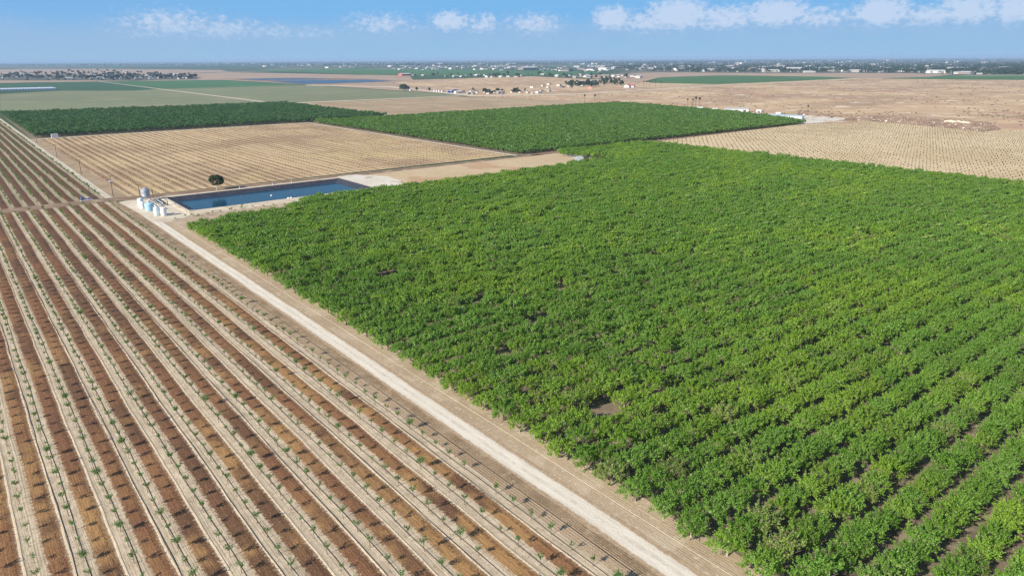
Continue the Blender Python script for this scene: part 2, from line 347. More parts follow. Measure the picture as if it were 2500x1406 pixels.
M['white'] = plain('white plastic', (.80, .82, .81), .45, var=.04)
M['whitepaint'] = plain('white painted metal', (.74, .75, .76), .5, var=.06)
M['offwhite'] = plain('off white cladding', (.52, .50, .47), .7)
M['lightblue'] = plain('light blue plastic', (.36, .62, .74), .45, var=.05)
M['paleblue'] = plain('pale blue plastic', (.62, .77, .80), .45, var=.04)
M['galv'] = plain('galvanised steel', (.36, .40, .47), .5, .3, var=.1)
M['darksteel'] = plain('dark steel', (.06, .06, .07), .5, .2)
M['blackplastic'] = plain('black filter vessel', (.03, .03, .035), .4)
M['blue'] = plain('blue paint', (.06, .12, .36), .5)
M['wood'] = plain('weathered pole wood', (.085, .062, .05), .9)
M['liner'] = plain('pond liner', (.042, .042, .056), .55, var=.2, scale=.3)
M['grey_box'] = plain('grey container paint', (.36, .40, .46), .6)
M['brown_box'] = plain('dark brown container paint', (.06, .045, .045), .6)
M['roofblue'] = plain('pale blue sheet roof', (.36, .45, .48), .6)
M['red'] = plain('red barn paint', (.42, .12, .09), .8)
M['pink'] = plain('salmon stucco', (.62, .30, .25), .85)
M['hoop'] = plain('greenhouse film', (.36, .41, .49), .5)
M['winglass'] = plain('dark window', (.03, .035, .045), .2)

def house_mats():
    out = []
    for nm, lo, hi in (('house wall', (.24, .21, .19), (.66, .62, .57)), ('house roof', (.11, .105, .10), (.52, .52, .52))):
        m, b, bs = mat(nm); oi = m.node_tree.nodes.new('ShaderNodeObjectInfo')
        r = oi.outputs['Random'] if nm == 'house wall' else b.m('FRACT', b.m('MULTIPLY', oi.outputs['Random'], 7.7))
        b.put(bs.inputs['Base Color'], b.mix(b.ss(r, .15, .75), lo, hi)); out.append(m)
    return out
M['hwall'], M['hroof'] = house_mats()

def water_mat(name, col, rough):
    m, b, bs = mat(name)
    x, y, z = b.xyz(b.n('ShaderNodeNewGeometry'))
    n = b.noise(b.comb(x, y), .03, 3.0, .5)
    b.put(bs.inputs['Base Color'], b.mix(n, col, tuple(c * .7 for c in col)))
    bs.inputs['Roughness'].default_value = rough; bs.inputs['Specular IOR Level'].default_value = .08; bs.inputs['IOR'].default_value = 1.33
    bump(b, bs, b.noise(b.comb(x, b.m('MULTIPLY', y, 1.4)), .9, 3.0, .6), .02)
    return m
M['water'] = water_mat('pond water', (.012, .058, .10), .10)
M['water_far'] = water_mat('far reservoir water', (.014, .042, .080), .25)

# ------------------------------------------------------------------ mesh helpers
class MB:
    def __init__(s): s.v = []; s.f = []; s.mi = []
    def add(s, vs, fs, mi=0):
        o = len(s.v); s.v += [tuple(map(float, p)) for p in vs]; s.f += [tuple(i + o for i in f) for f in fs]; s.mi += [mi] * len(fs)
    def box(s, c, d, rz=0.0, mi=0):
        cx, cy, cz = c; a, b_, h = d[0] / 2, d[1] / 2, d[2] / 2; co, si = math.cos(rz), math.sin(rz)
        P = [(cx + co * x - si * y, cy + si * x + co * y, cz + z) for z in (-h, h) for x, y in ((-a, -b_), (a, -b_), (a, b_), (-a, b_))]
        s.add(P, [(3, 2, 1, 0), (4, 5, 6, 7), (0, 1, 5, 4), (1, 2, 6, 5), (2, 3, 7, 6), (3, 0, 4, 7)], mi)
    def tube(s, pts, rad, seg=8, mi=0, caps=True):
        pts = [Vector(p) for p in pts]; n = len(pts)
        if not hasattr(rad, '__len__'): rad = [rad] * n
        ring = []
        for i, p in enumerate(pts):
            d = (pts[min(i + 1, n - 1)] - pts[max(i - 1, 0)]).normalized()
            up = Vector((0, 0, 1)) if abs(d.z) < .9 else Vector((1, 0, 0))
            a = d.cross(up).normalized(); c = d.cross(a)
            ring.append([p + (a * math.cos(k * 2 * math.pi / seg) + c * math.sin(k * 2 * math.pi / seg)) * rad[i] for k in range(seg)])
        F = []
        for i in range(n - 1):
            for k in range(seg):
                k2 = (k + 1) % seg; F.append((i * seg + k, i * seg + k2, (i + 1) * seg + k2, (i + 1) * seg + k))
        if caps: F.append(tuple(range(seg))[::-1]); F.append(tuple((n - 1) * seg + k for k in range(seg)))
        s.add([q for r in ring for q in r], F, mi)
    def lathe(s, prof, c=(0, 0, 0), seg=24, mi=0):
        V = []; F = []
        for r, z in prof: V += [(c[0] + r * math.cos(k * 2 * math.pi / seg), c[1] + r * math.sin(k * 2 * math.pi / seg), c[2] + z) for k in range(seg)]
        for i in range(len(prof) - 1):
            for k in range(seg):
                k2 = (k + 1) % seg; F.append((i * seg + k, i * seg + k2, (i + 1) * seg + k2, (i + 1) * seg + k))
        F.append(tuple(range(seg))[::-1]); F.append(tuple((len(prof) - 1) * seg + k for k in range(seg)))
        s.add(V, F, mi)
    def gable(s, c, d, hw, hr, rz=0.0, over=.4, mi=0, mr=1):
        "walls and a pitched roof"
        cx, cy, cz = c; a, b_ = d[0] / 2, d[1] / 2; co, si = math.cos(rz), math.sin(rz)
        def T(x, y, z): return (cx + co * x - si * y, cy + si * x + co * y, cz + z)
        s.add([T(-a, -b_, 0), T(a, -b_, 0), T(a, b_, 0), T(-a, b_, 0), T(-a, -b_, hw), T(a, -b_, hw), T(a, b_, hw), T(-a, b_, hw), T(-a, 0, hr), T(a, 0, hr)],
              [(0, 1, 5, 4), (2, 3, 7, 6), (1, 2, 6, 9, 5), (3, 0, 4, 8, 7)], mi)
        s.roof(c, d, hw, hr, rz, over, mr)
    def roof(s, c, d, hw, hr, rz=0.0, over=.4, mr=0, th=.2):
        cx, cy, cz = c; a, b_ = d[0] / 2 + over, d[1] / 2; co, si = math.cos(rz), math.sin(rz)
        sl = (hr - hw) / b_; y2 = b_ + over; ze = hw - sl * over
        def T(x, y, z): return (cx + co * x - si * y, cy + si * x + co * y, cz + z)
        V = []
        for x in (-a, a): V += [T(x, -y2, ze + .02), T(x, 0, hr + .02), T(x, y2, ze + .02), T(x, -y2, ze + th), T(x, 0, hr + th), T(x, y2, ze + th)]
        s.add(V, [(3, 9, 10, 4), (4, 10, 11, 5), (0, 1, 7, 6), (1, 2, 8, 7), (0, 6, 9, 3), (2, 5, 11, 8), (0, 3, 4, 1), (1, 4, 5, 2), (6, 7, 10, 9), (7, 8, 11, 10)], mr)
    def build(s, name, mats, parent=None, smooth=False, loc=None):
        me = bpy.data.meshes.new(name); me.from_pydata(s.v, [], s.f)
        if not isinstance(mats, (list, tuple)): mats = [mats]
        for m in mats: me.materials.append(m)
        if len(mats) > 1: me.polygons.foreach_set('material_index', s.mi)
        if smooth: me.polygons.foreach_set('use_smooth', [True] * len(s.f))
        me.update()
        return link(name, me, parent, loc)
def link(name, me, parent=None, loc=None):
    o = bpy.data.objects.new(name, me); C.objects.link(o); o.color = (0, 0, 0, 1)
    if parent is not None: o.parent = parent
    if loc is not None: o.location = loc
    return o
def tag(o, label=None, cat=None, group=None, kind=None):
    for k, v in (('label', label), ('category', cat), ('group', group), ('kind', kind)):
        if v: o[k] = v
    return o
def empty(name, loc, rz=0.0):
    o = bpy.data.objects.new(name, None); C.objects.link(o); o.location = loc; o.rotation_euler = (0, 0, rz); o.empty_display_size = .5
    return o
def copy_tree(o, parent=None):
    c = o.copy(); C.objects.link(c)
    if parent is not None: c.parent = parent
    for ch in list(o.children): copy_tree(ch, c)
    return c

def sheet(name, pts, z, m, label, kind='structure', cat=None):
    me = bpy.data.meshes.new(name); me.from_pydata([(p[0], p[1], z) for p in pts], [], [tuple(range(len(pts)))])
    me.materials.append(m); me.update()
    if me.polygons[0].normal.z < 0: me.flip_normals()
    o = link(name, me); o['kind'] = kind; o['label'] = label
    return o
def rect(x0, y0, x1, y1): return [(x0, y0), (x1, y0), (x1, y1), (x0, y1)]
def px(*pts): return [gp(a, c) for a, c in pts]

# ------------------------------------------------------------------ the setting: ground, fields, roads, water
_a, _b, _c, _d = 101.5, 416.0, 215.5, 467.0     # the pond basin is dug through the ground sheet
_me = bpy.data.meshes.new('ground'); _L, _H = -2500, 60000
_me.from_pydata([(_L, _L, 0), (_H, _L, 0), (_H, _b, 0), (_L, _b, 0), (_a, _b, 0), (_c, _b, 0), (_a, _d, 0), (_c, _d, 0), (_L, _d, 0), (_H, _d, 0), (_H, _H, 0), (_L, _H, 0)], [],
    [(0, 1, 2, 5, 4, 3), (3, 4, 6, 8), (5, 2, 9, 7), (8, 6, 7, 9, 10, 11)])
_me.materials.append(M['plain']); _o = link('ground', _me); _o['kind'] = 'structure'; _o['label'] = 'flat farmland plain reaching the hazy horizon'
def band(name, x0, x1, y0, y1, z, m, label, wob=.25, step=6.0):
    "a road along Y with slightly uneven edges"
    n = max(2, int((y1 - y0) / step)); L = []; R = []
    for i in range(n + 1):
        y = y0 + (y1 - y0) * i / n
        L.append((x0 + random.gauss(0, wob), y)); R.append((x1 + random.gauss(0, wob), y))
    V = [(p[0], p[1], z) for q in zip(L, R) for p in q]
    me = bpy.data.meshes.new(name); me.from_pydata(V, [], [(2 * i, 2 * i + 1, 2 * i + 3, 2 * i + 2) for i in range(n)]); me.materials.append(m)
    o = link(name, me); o['kind'] = 'structure'; o['label'] = label; return o
def band_x(name, y0, y1, x0, x1, z, m, label, wob=.25, step=6.0):
    n = max(2, int((x1 - x0) / step)); V = []
    for i in range(n + 1):
        x = x0 + (x1 - x0) * i / n
        V += [(x, y0 + random.gauss(0, wob), z), (x, y1 + random.gauss(0, wob), z)]
    me = bpy.data.meshes.new(name); me.from_pydata(V, [], [(2 * i, 2 * i + 2, 2 * i + 3, 2 * i + 1) for i in range(n)]); me.materials.append(m)
    o = link(name, me); o['kind'] = 'structure'; o['label'] = label; return o

# far country first (lowest)
far = [('field', px((0, 272), (0, 230), (140, 222.5), (330, 222), (390, 218), (645, 211), (700, 207.5), (762, 209.5), (1150, 234), (710, 251), (420, 270)), .10, 'sage', 'grey green crop field beyond the dark orchard'),
       ('field', px((-60, 206), (0, 204.5), (245, 200), (390, 217.5), (330, 222), (150, 222.5), (-60, 225)), .12, 'green1', 'dark green crop strip beside the greenhouses'),
       ('field', px((250, 200), (400, 197.5), (545, 196), (738, 208.5), (645, 211), (395, 217.5)), .14, 'green2', 'bright green crop field under the far village'),
       ('field', px((-60, 197), (200, 197), (330, 198), (540, 189), (1000, 188), (1010, 197), (960, 203), (1150, 233), (760, 208), (545, 195.5), (245, 199.5), (-60, 204)), .08, 'tanfar', 'bare tan ground around the far reservoir'),
       ('field', px((330, 188), (420, 181), (560, 177), (1000, 185.5), (1005, 191), (540, 191), (480, 192)), .10, 'tanfar', 'pinkish bare field beyond the reservoir'),
       ('field', px((590, 173), (800, 168), (1100, 170), (1480, 177), (1420, 185), (980, 185), (700, 176)), .3, 'greenfar', 'green orchard block near the far hamlet'),
       ('field', px((-60, 172), (0, 170), (300, 169), (540, 172), (560, 176), (330, 183), (-60, 184)), .2, 'tanfar', 'far tan field behind the village'),
       ('field', px((1380, 186), (1600, 178), (1900, 176), (2350, 181), (2250, 190), (2100, 192), (2000, 188), (1760, 184.5), (1612, 189), (1560, 203)), .25, 'tanfar', 'bare pinkish strip in front of the town'),
       ('scrubland', px((1965, 300), (1530, 257), (1290, 242), (1142, 236), (1120, 228), (962, 205), (975, 197), (1300, 187), (1560, 200), (1700, 206), (2090, 191), (2500, 193)) + [(9000, 2600), (9000, -600), (1000, -600), (860, 200)], .06, 'scrub', 'dry brown scrubland with dark low shrubs'),
       ('field', px((1588, 203), (1612, 190), (1760, 185), (2000, 188), (2090, 191.3), (1950, 198), (1750, 206.5)), .5, 'greenfar', 'triangular green field in front of the town'),
       ('field', px((2150, 192.5), (2320, 187), (2500, 186.5), (2700, 189), (2700, 199), (2500, 196), (2300, 194.5)), .5, 'greenfar', 'long green field at the edge of the scrubland'),
       ('field', px((2250, 189.5), (2400, 182.5), (2700, 181), (2700, 189), (2500, 186.5), (2320, 187)), .52, 'sage', 'pale green strip above the long green field'),
       ('field', px((1560, 205), (1600, 203.5), (1750, 206.7), (1650, 212), (1590, 216), (1555, 214)), .5, 'tanpatch', 'bare yellow patch below the triangular green field'),
       ('field', px((740, 252.5), (1112, 236), (1292, 242), (1530, 257), (1200, 280), (940, 300)), .12, 'vine', 'tan vineyard with ribbed rows behind the middle orchard'),
       ('village_ground', px((-60, 183), (180, 176), (300, 175), (420, 182), (492, 190), (480, 194.5), (330, 197), (200, 197), (-60, 195)), .16, 'yards', 'greyish yards and lanes of the far left village'),
       ('town_ground', px((1480, 167), (1500, 158), (1700, 152), (1900, 148), (2200, 145), (2500, 142), (2620, 142), (2620, 183), (2420, 184.5), (2200, 179.5), (2000, 179), (1850, 179), (1700, 178), (1550, 175)), .4, 'yards', 'streets and gardens of the distant town'),
       ('road', px((240, 199.8), (244, 199.6), (655, 249.5), (645, 250.5)), .2, 'road_far', 'pale farm road crossing the grey green field'),
       ('road', px((705, 251.8), (1120, 234.2), (1125, 235), (720, 253)), .2, 'road_far', 'pale track between the grey green field and the vineyard'),
       ('road', px((750, 208), (960, 212), (1160, 233), (1400, 230), (1750, 208.5), (2090, 193), (2090, 194), (1750, 210), (1400, 232.5), (1150, 236), (950, 214), (745, 209.5)), .22, 'road_far', 'pale road along the sheds and the scrubland'),
       ('reservoir_bank', px((545, 194), (640, 199), (738, 207), (805, 206), (975, 199), (905, 193), (700, 190.5)), .3, 'rubble', 'dark earth bank round the far reservoir'),
       ('reservoir_water', px((655, 198.3), (738, 205.5), (800, 204.5), (958, 199), (895, 195.5), (760, 197)), .6, 'water_far', 'blue water of the far reservoir'),
       ('reservoir_water', px((575, 193.8), (640, 196.5), (760, 195), (825, 193.5), (700, 191.8)), .6, 'water_far', 'narrow upper basin of the far reservoir')]
for nm, pts, z, mk, lab in far: sheet(nm, pts, z, M[mk], lab)

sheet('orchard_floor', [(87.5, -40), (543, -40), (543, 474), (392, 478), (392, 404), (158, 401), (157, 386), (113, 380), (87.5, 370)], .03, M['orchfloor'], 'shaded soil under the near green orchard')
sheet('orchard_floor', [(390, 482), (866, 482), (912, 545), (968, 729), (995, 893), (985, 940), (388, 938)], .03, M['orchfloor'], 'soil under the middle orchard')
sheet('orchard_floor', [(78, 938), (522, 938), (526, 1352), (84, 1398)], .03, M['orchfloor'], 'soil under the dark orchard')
sheet('field', [(542, -400), (542, 474), (862, 484), (905, 447), gp(2110, 294), gp(2300, 310.5), gp(2400, 321), gp(2440, 322), gp(2500, 316.5), (1050, 250), (1100, -400)], .10, M['rightfield'], 'pale tan field of small saplings in straight rows')
sheet('field', rect(-120, -40, 72.4, 477), .04, M['strip'], 'striped young orchard floor of pale and brown bands')
sheet('field', rect(-160, 491, 71.8, 1700), .04, M['strip_far'], 'striped young orchard floor beyond the crossroad')
sheet('verge', rect(72.4, -40, 75.4, 477), .04, M['verge'], 'finely tilled strip beside the outermost young trees')
sheet('verge', rect(75.4, -40, 79.5, 470), .03, M['clod'], 'cloddy tan strip along the gravel road')
sheet('verge', rect(82, -40, 92, 405), .05, M['side'], 'smooth tan headland between gravel road and orchard')
sheet('bare_ground', [(84, 365), (217.5, 375), (396, 390), (396, 408), (217.5, 408), (84, 406)], .02, M['side'], 'tan bare soil between the pond bank and the near orchard')
sheet('verge', rect(75.6, 488, 85.0, 930), .04, M['verge'], 'tilled strip under the utility poles')
sheet('field', rect(84.6, 487, 388.5, 928), .06, M['midfield'], 'straw coloured field with dark row stripes and tiny saplings')
sheet('bare_ground', [(217.5, 395), (432, 405), (435, 470), (400, 478), (217.5, 476)], .05, M['tanpatch'], 'bare tan ground behind the near orchard')
sheet('crossroad', [(-120, 477.5), (70, 477), (84, 474), (100, 470), (400, 472), (400, 478), (300, 481), (100, 486.5), (70, 491.5), (-120, 491.5)], .08, M['cross'], 'brown dirt crossroad between the young orchards')
sheet('bare_ground', [(392, 472), (870, 476), (870, 484), (392, 484)], .05, M['cross'], 'dirt lane between the near and middle orchards')
sheet('pump_yard', [(79.6, 398), (86, 396), (98, 402), (100.3, 415), (100.3, 470), (97, 472), (82, 474), (76, 472)], .09, M['pad'], 'pale gravel yard round the tanks')
sheet('gravel_pad', [(217, 415), (217, 474), (232, 474), (246, 452), (243, 428), (236, 412)], .5, M['white_pad'], 'pale caliche pad at the end of the pond')
sheet('gravel_pad', px((1368, 377.5), (1400, 376), (1480, 391), (1430, 400), (1400, 388)), .12, M['white_pad'], 'pale lane beside the containers')
sheet('gravel_yard', px((1700, 266), (1850, 276), (1960, 284), (2060, 288.5), (2066, 293), (2000, 300.5), (1950, 304), (1880, 292)), .14, M['white_pad'], 'pale farm yard behind the middle orchard')
band('gravel_road', 77.5, 83.5, -40, 470, .07, M['road'], 'straight pale gravel road along the near orchard', .13, 5)
band('dirt_road', 71.8, 77.0, 489, 2000, .07, M['road_up'], 'pale dirt road running on past the utility poles', .2, 12)
band('dirt_road', 387.6, 391.6, 482, 928, .09, M['road_far'], 'pale track between stubble field and middle orchard', .2, 12)
band_x('dirt_road', 926.5, 933, 76, 392, .09, M['road_far'], 'pale track in front of the dark orchard', .2, 12)

# ------------------------------------------------------------------ pond
def ring_mesh(name, loops, m, label, kind='structure', parent=None):
    V = [p for lp in loops for p in lp]; n = len(loops[0]); F = []
    for i in range(len(loops) - 1):
        for k in range(n): k2 = (k + 1) % n; F.append((i * n + k, i * n + k2, (i + 1) * n + k2, (i + 1) * n + k))
    me = bpy.data.meshes.new(name); me.from_pydata(V, [], F); me.materials.append(m); me.update()
    o = link(name, me, parent); o['kind'] = kind; o['label'] = label; return o
def loop(x0, y0, x1, y1, z, n=24, w=0.0):
    P = []
    for (a, b_), (c, d) in (((x0, y0), (x1, y0)), ((x1, y0), (x1, y1)), ((x1, y1), (x0, y1)), ((x0, y1), (x0, y0))):
        P += [(a + (c - a) * i / n + random.gauss(0, w), b_ + (d - b_) * i / n + random.gauss(0, w), z + random.gauss(0, w * .1)) for i in range(n)]
    return P
PZ = .45
ring_mesh('pond_bank', [loop(97.5, 404.5, 222, 473.5, .0, w=.3), loop(99.3, 410, 219.5, 471.5, PZ, w=.06), loop(101.4, 415.8, 215.6, 467.2, PZ, w=.04)], M['berm'], 'pale earth bank round the irrigation pond')
ring_mesh('pond_liner', [loop(101.35, 415.75, 215.65, 467.25, PZ + .03), loop(109.5, 423.5, 207.5, 459.5, -2.4)], M['liner'], 'dark plastic liner on the pond slopes')
sheet('pond_water', rect(105.5, 419.5, 211.5, 463.5), -1.5, M['water'], 'dark blue water of the lined irrigation pond')

# ------------------------------------------------------------------ leaves and crowns
def leaf_mesh(name, P, N, size, mats, asp=.62, extra=None, seed=1):
    "diamond leaf clumps at P facing about N; extra = (verts, faces) of the wood, second material"
    r = np.random.default_rng(seed); n = len(P)
    N = N / (np.linalg.norm(N, axis=1, keepdims=True) + 1e-9)
    T = np.cross(N, r.normal(size=(n, 3))); T /= np.linalg.norm(T, axis=1, keepdims=True) + 1e-9
    B = np.cross(N, T); a = size[:, None] * .5
    V = np.stack([P + T * a, P + B * a * asp + N * a * .25, P - T * a, P - B * a * asp + N * a * .25], 1).reshape(-1, 3)
    vv = [V]; nf = n; loops = np.arange(4 * n); tot = [4] * n
    leaf = np.repeat(r.random(n), 4)
    mi = np.zeros(n, int)
    if extra is not None and len(extra.v):
        vv.append(np.array(extra.v)); leaf = np.concatenate([leaf, np.zeros(len(extra.v))])
        ex = [i + 4 * n for f in extra.f for i in f]; loops = np.concatenate([loops, ex]); tot = tot + [len(f) for f in extra.f]
        mi = np.concatenate([mi, np.ones(len(extra.f), int)])
    V = np.concatenate(vv); tot = np.array(tot)
    me = bpy.data.meshes.new(name)
    me.vertices.add(len(V)); me.vertices.foreach_set('co', V.astype(np.float32).ravel())
    me.loops.add(len(loops)); me.loops.foreach_set('vertex_index', loops.astype(np.int32))
    me.polygons.add(len(tot)); me.polygons.foreach_set('loop_start', np.concatenate([[0], np.cumsum(tot)[:-1]]).astype(np.int32))
    for m in mats: me.materials.append(m)
    me.polygons.foreach_set('material_index', mi.astype(np.int32))
    at = me.attributes.new('leaf', 'FLOAT', 'POINT'); at.data.foreach_set('value', leaf.astype(np.float32))
    me.update(calc_edges=True); me.validate()
    return me

def crown_points(r, n, rx, ry, z0, z1, lobes=16, lobe_r=(.75, 1.25), fill=.25):
    "leaf clump places on the outside of many overlapping lobes, so the outline is uneven and gaps stay dark"
    zc = (z0 + z1) / 2; rz = (z1 - z0) / 2
    d = r.normal(size=(lobes, 3)); d /= np.linalg.norm(d, axis=1, keepdims=True)
    d[:, 2] = np.where(d[:, 2] < -.55, -d[:, 2], d[:, 2])
    rad = r.uniform(*lobe_r, lobes)
    cen = d * r.uniform(.62, .95, (lobes, 1)) * np.array([rx, ry, rz]) ; cen -= d * rad[:, None] * .45; cen[:, 2] += zc
    k = r.integers(0, lobes, n)
    q = r.normal(size=(n, 3)); q /= np.linalg.norm(q, axis=1, keepdims=True)
    outw = np.einsum('ij,ij->i', q, d[k]); q[outw < -.2] *= -1
    rr = rad[k] * (1 - fill * r.random(n) ** 2)
    P = cen[k] + q * rr[:, None] * np.array([1, 1, .9]) + r.normal(0, .07, (n, 3)) * rad[k][:, None]
    ok = P[:, 2] > z0 * .6
    N = q * .6 + r.normal(size=(n, 3)) * .5 + np.array([-.2, 0, .5])
    return P[ok], N[ok]

def orchard_points(r, n, rx, ry, z0, z1, shoot=.3, lobes=70):
    "full, rough hedge-like crown: many small leafy tufts over a boxy body, with shoots sticking out and up"
    zc = (z0 + z1) / 2; rz = (z1 - z0) / 2; R = np.array([rx, ry, rz])
    d = r.normal(size=(lobes, 3)); d /= np.linalg.norm(d, axis=1, keepdims=True); d[:, 2] = np.where(d[:, 2] < -.4, -d[:, 2], d[:, 2])
    box = (np.abs(d) ** 3).sum(1) ** (-1 / 3.)
    cen = d * (box * r.uniform(.66, .98, lobes) * (1 + .10 * np.sin(3 * np.arctan2(d[:, 1], d[:, 0]) + r.uniform(0, 6))))[:, None] * R
    cen[:, 2] += zc; rad = r.uniform(.30, .78, lobes); up = d * np.array([.8, .8, .7]) + np.array([0, 0, .55])
    n1 = int(n * (1 - shoot)); k = r.integers(0, lobes, n1)
    q = r.normal(size=(n1, 3)); q /= np.linalg.norm(q, axis=1, keepdims=True)
    P1 = cen[k] + q * (rad[k] * r.random(n1) ** .45)[:, None]; N1 = q * .5 + d[k] * .35 + r.normal(size=(n1, 3)) * .5 + np.array([-.2, 0, .45])
    ns = 110; n2 = n - n1; sk = r.integers(0, lobes, ns); dirs = up[sk] + r.normal(0, .45, (ns, 3)); dirs /= np.linalg.norm(dirs, axis=1, keepdims=True)
    L = r.uniform(.5, 1.15, ns); j = r.integers(0, ns, n2); t = r.uniform(.2, 1, n2)
    P2 = cen[sk][j] + dirs[j] * (rad[sk][j] * .5 + t * L[j])[:, None] + r.normal(0, .10, (n2, 3)) * (1.15 - t)[:, None]
    N2 = r.normal(size=(n2, 3)) * .7 + np.array([-.2, 0, .5])
    P = np.concatenate([P1, P2]); N = np.concatenate([N1, N2]); ok = P[:, 2] > z0 * .55
    return P[ok], N[ok]

def limbs(mb, r, h0, rx, z1, n=5, rad=.16):
    mb.tube([(0, 0, -.1), (r.normal() * .03, r.normal() * .03, h0 * .5), (0, 0, h0)], [rad * 1.25, rad, rad * .95], 8)
    for i in range(n):
        a = 2 * math.pi * (i + r.random() * .6) / n; l = rx * r.uniform(.55, .8)
        mb.tube([(0, 0, h0 - .08), (math.cos(a) * l * .4, math.sin(a) * l * .4, h0 + (z1 - h0) * .3), (math.cos(a) * l, math.sin(a) * l, h0 + (z1 - h0) * .72)], [rad * .6, rad * .42, rad * .15], 5)

def orchard_variant(i, n, size, leafm, woodm, rx, ry, z0, z1, merged, lobes=34, name='crown'):
    r = np.random.default_rng(100 + i)
    P, N = orchard_points(r, n, (rx - .45) * r.uniform(.9, 1.1), (ry - .4) * r.uniform(.9, 1.1), z0, (z1 - .45) * r.uniform(.9, 1.1), lobes=lobes * 2)
    sz = size * r.uniform(.65, 1.35, len(P))
    wood = MB(); limbs(wood, r, 1.15, rx, z1, 5, .16)
    if merged: return leaf_mesh(name, P, N, sz, [leafm, M['bark']], extra=wood, seed=i)
    tm = bpy.data.meshes.new('trunk'); tm.from_pydata(wood.v, [], wood.f); tm.materials.append(woodm); tm.materials.append(M['bark'])
    tm.polygons.foreach_set('material_index', [0 if k < 18 else 1 for k in range(len(wood.f))]); tm.update()
    return leaf_mesh(name, P, N, sz, [leafm], seed=i), tm

def proto(name, me):
    return bpy.data.objects.new(name, me)      # source for the masses; not placed in the scene by itself

def scatter(name, P, rz, sc, vi, sources, label, cat=None, kind='stuff'):
    me = bpy.data.meshes.new(name); n = len(P)
    me.vertices.add(n); me.vertices.foreach_set('co', np.asarray(P, np.float32).ravel())
    a = me.attributes.new('rz', 'FLOAT_VECTOR', 'POINT'); a.data.foreach_set('vector', np.stack([np.zeros(n), np.zeros(n), rz], 1).astype(np.float32).ravel())
    a = me.attributes.new('sc', 'FLOAT_VECTOR', 'POINT'); a.data.foreach_set('vector', np.asarray(sc, np.float32).ravel())
    a = me.attributes.new('vi', 'INT', 'POINT'); a.data.foreach_set('value', np.asarray(vi, np.int32))
    o = link(name, me); o['kind'] = kind; o['label'] = label; o.color = (0, 0, 0, 1)
    for src in sources: src.color = (0, 0, 0, 1)
    if cat: o['category'] = cat
    g = bpy.data.node_groups.new(name + ' spread', 'GeometryNodeTree')
    g.interface.new_socket('Geometry', in_out='INPUT', socket_type='NodeSocketGeometry'); g.interface.new_socket('Geometry', in_out='OUTPUT', socket_type='NodeSocketGeometry')
    gi = g.nodes.new('NodeGroupInput'); go = g.nodes.new('NodeGroupOutput'); jn = g.nodes.new('GeometryNodeJoinGeometry')
    def attr(nm, ty):
        nd = g.nodes.new('GeometryNodeInputNamedAttribute'); nd.data_type = ty; nd.inputs[0].default_value = nm; return nd.outputs[0]
    rzv, scv, viv = attr('rz', 'FLOAT_VECTOR'), attr('sc', 'FLOAT_VECTOR'), attr('vi', 'INT')
    e2r = g.nodes.new('FunctionNodeEulerToRotation'); g.links.new(rzv, e2r.inputs[0])
    for k, src in enumerate(sources):
        oi = g.nodes.new('GeometryNodeObjectInfo'); oi.inputs['Object'].default_value = src; oi.inputs['As Instance'].default_value = True
        cm = g.nodes.new('FunctionNodeCompare'); cm.data_type = 'INT'; cm.operation = 'EQUAL'
        ai = [s for s in cm.inputs if s.type == 'INT']; g.links.new(viv, ai[0]); ai[1].default_value = k
        ip = g.nodes.new('GeometryNodeInstanceOnPoints')
        g.links.new(gi.outputs[0], ip.inputs['Points']); g.links.new(cm.outputs[0], ip.inputs['Selection']); g.links.new(oi.outputs['Geometry'], ip.inputs['Instance'])
        g.links.new(e2r.outputs[0], ip.inputs['Rotation']); g.links.new(scv, ip.inputs['Scale']); g.links.new(ip.outputs[0], jn.inputs[0])
    g.links.new(jn.outputs[0], go.inputs[0])
    md = o.modifiers.new('spread', 'NODES'); md.node_group = g
    return o

def inpoly(P, poly):
    poly = np.asarray(poly); x, y = P[:, 0], P[:, 1]; c = np.zeros(len(P), bool); j = len(poly) - 1
    for i in range(len(poly)):
        xi, yi = poly[i]; xj, yj = poly[j]
        c ^= ((yi > y) != (yj > y)) & (x < (xj - xi) * (y - yi) / (yj - yi + 1e-12) + xi); j = i
    return c

# ------------------------------------------------------------------ near orchard
X0, DX, Y0, DY = 89.7, 5.3, 62.2, 6.77
gx, gy = np.meshgrid(X0 + DX * np.arange(90), Y0 + DY * np.arange(-14, 62)); TP = np.stack([gx.ravel(), gy.ravel()], 1)
near_poly = [(86, -30), (537, -30), (537, 460), (500, 466), (426, 469), (414, 450), (431, 418), (436, 405), (393, 401), (158, 397), (157, 382), (135, 379), (113, 376), (99, 371), (86, 366)]
TP = TP[inpoly(TP, near_poly)]
first = TP[:, 0] < X0 + 1
TP = TP + rng.normal(0, 1, TP.shape) * np.array([.25, .12])
miss = rng.random(len(TP)) < .006
for mx_, my_ in (gp(1310, 800), gp(880, 540), gp(945, 690), gp(960, 680), gp(690, 680), gp(1460, 1015), gp(1210, 880)):
    miss |= np.hypot(TP[:, 0] - mx_, TP[:, 1] - my_) < 3.4
small_at = np.array(gp(1317, 1080))
keep = ~miss; TP = TP[keep]; first = first[keep]
pj = projv(np.column_stack([TP, np.full(len(TP), 2.5)]))
vis = (pj[:, 0] > -500) & (pj[:, 0] < 4200) & (pj[:, 1] < 2600) & (pj[:, 2] > 5)
TP, first, pj = TP[vis], first[vis], pj[vis]
inframe = (pj[:, 0] > -20) & (pj[:, 0] < 2530) & (pj[:, 1] < 1450)
order = np.argsort(pj[:, 2] + np.where(inframe, 0, 1e6))
NI = 300
NV = 9
SX, SY, ZT = 3.5, 2.86, 4.95
near_var = [orchard_variant(i, 8200, .225, M['leaf'], M['trunk_pale'], SX, SY, .95, ZT, False) for i in range(NV)]
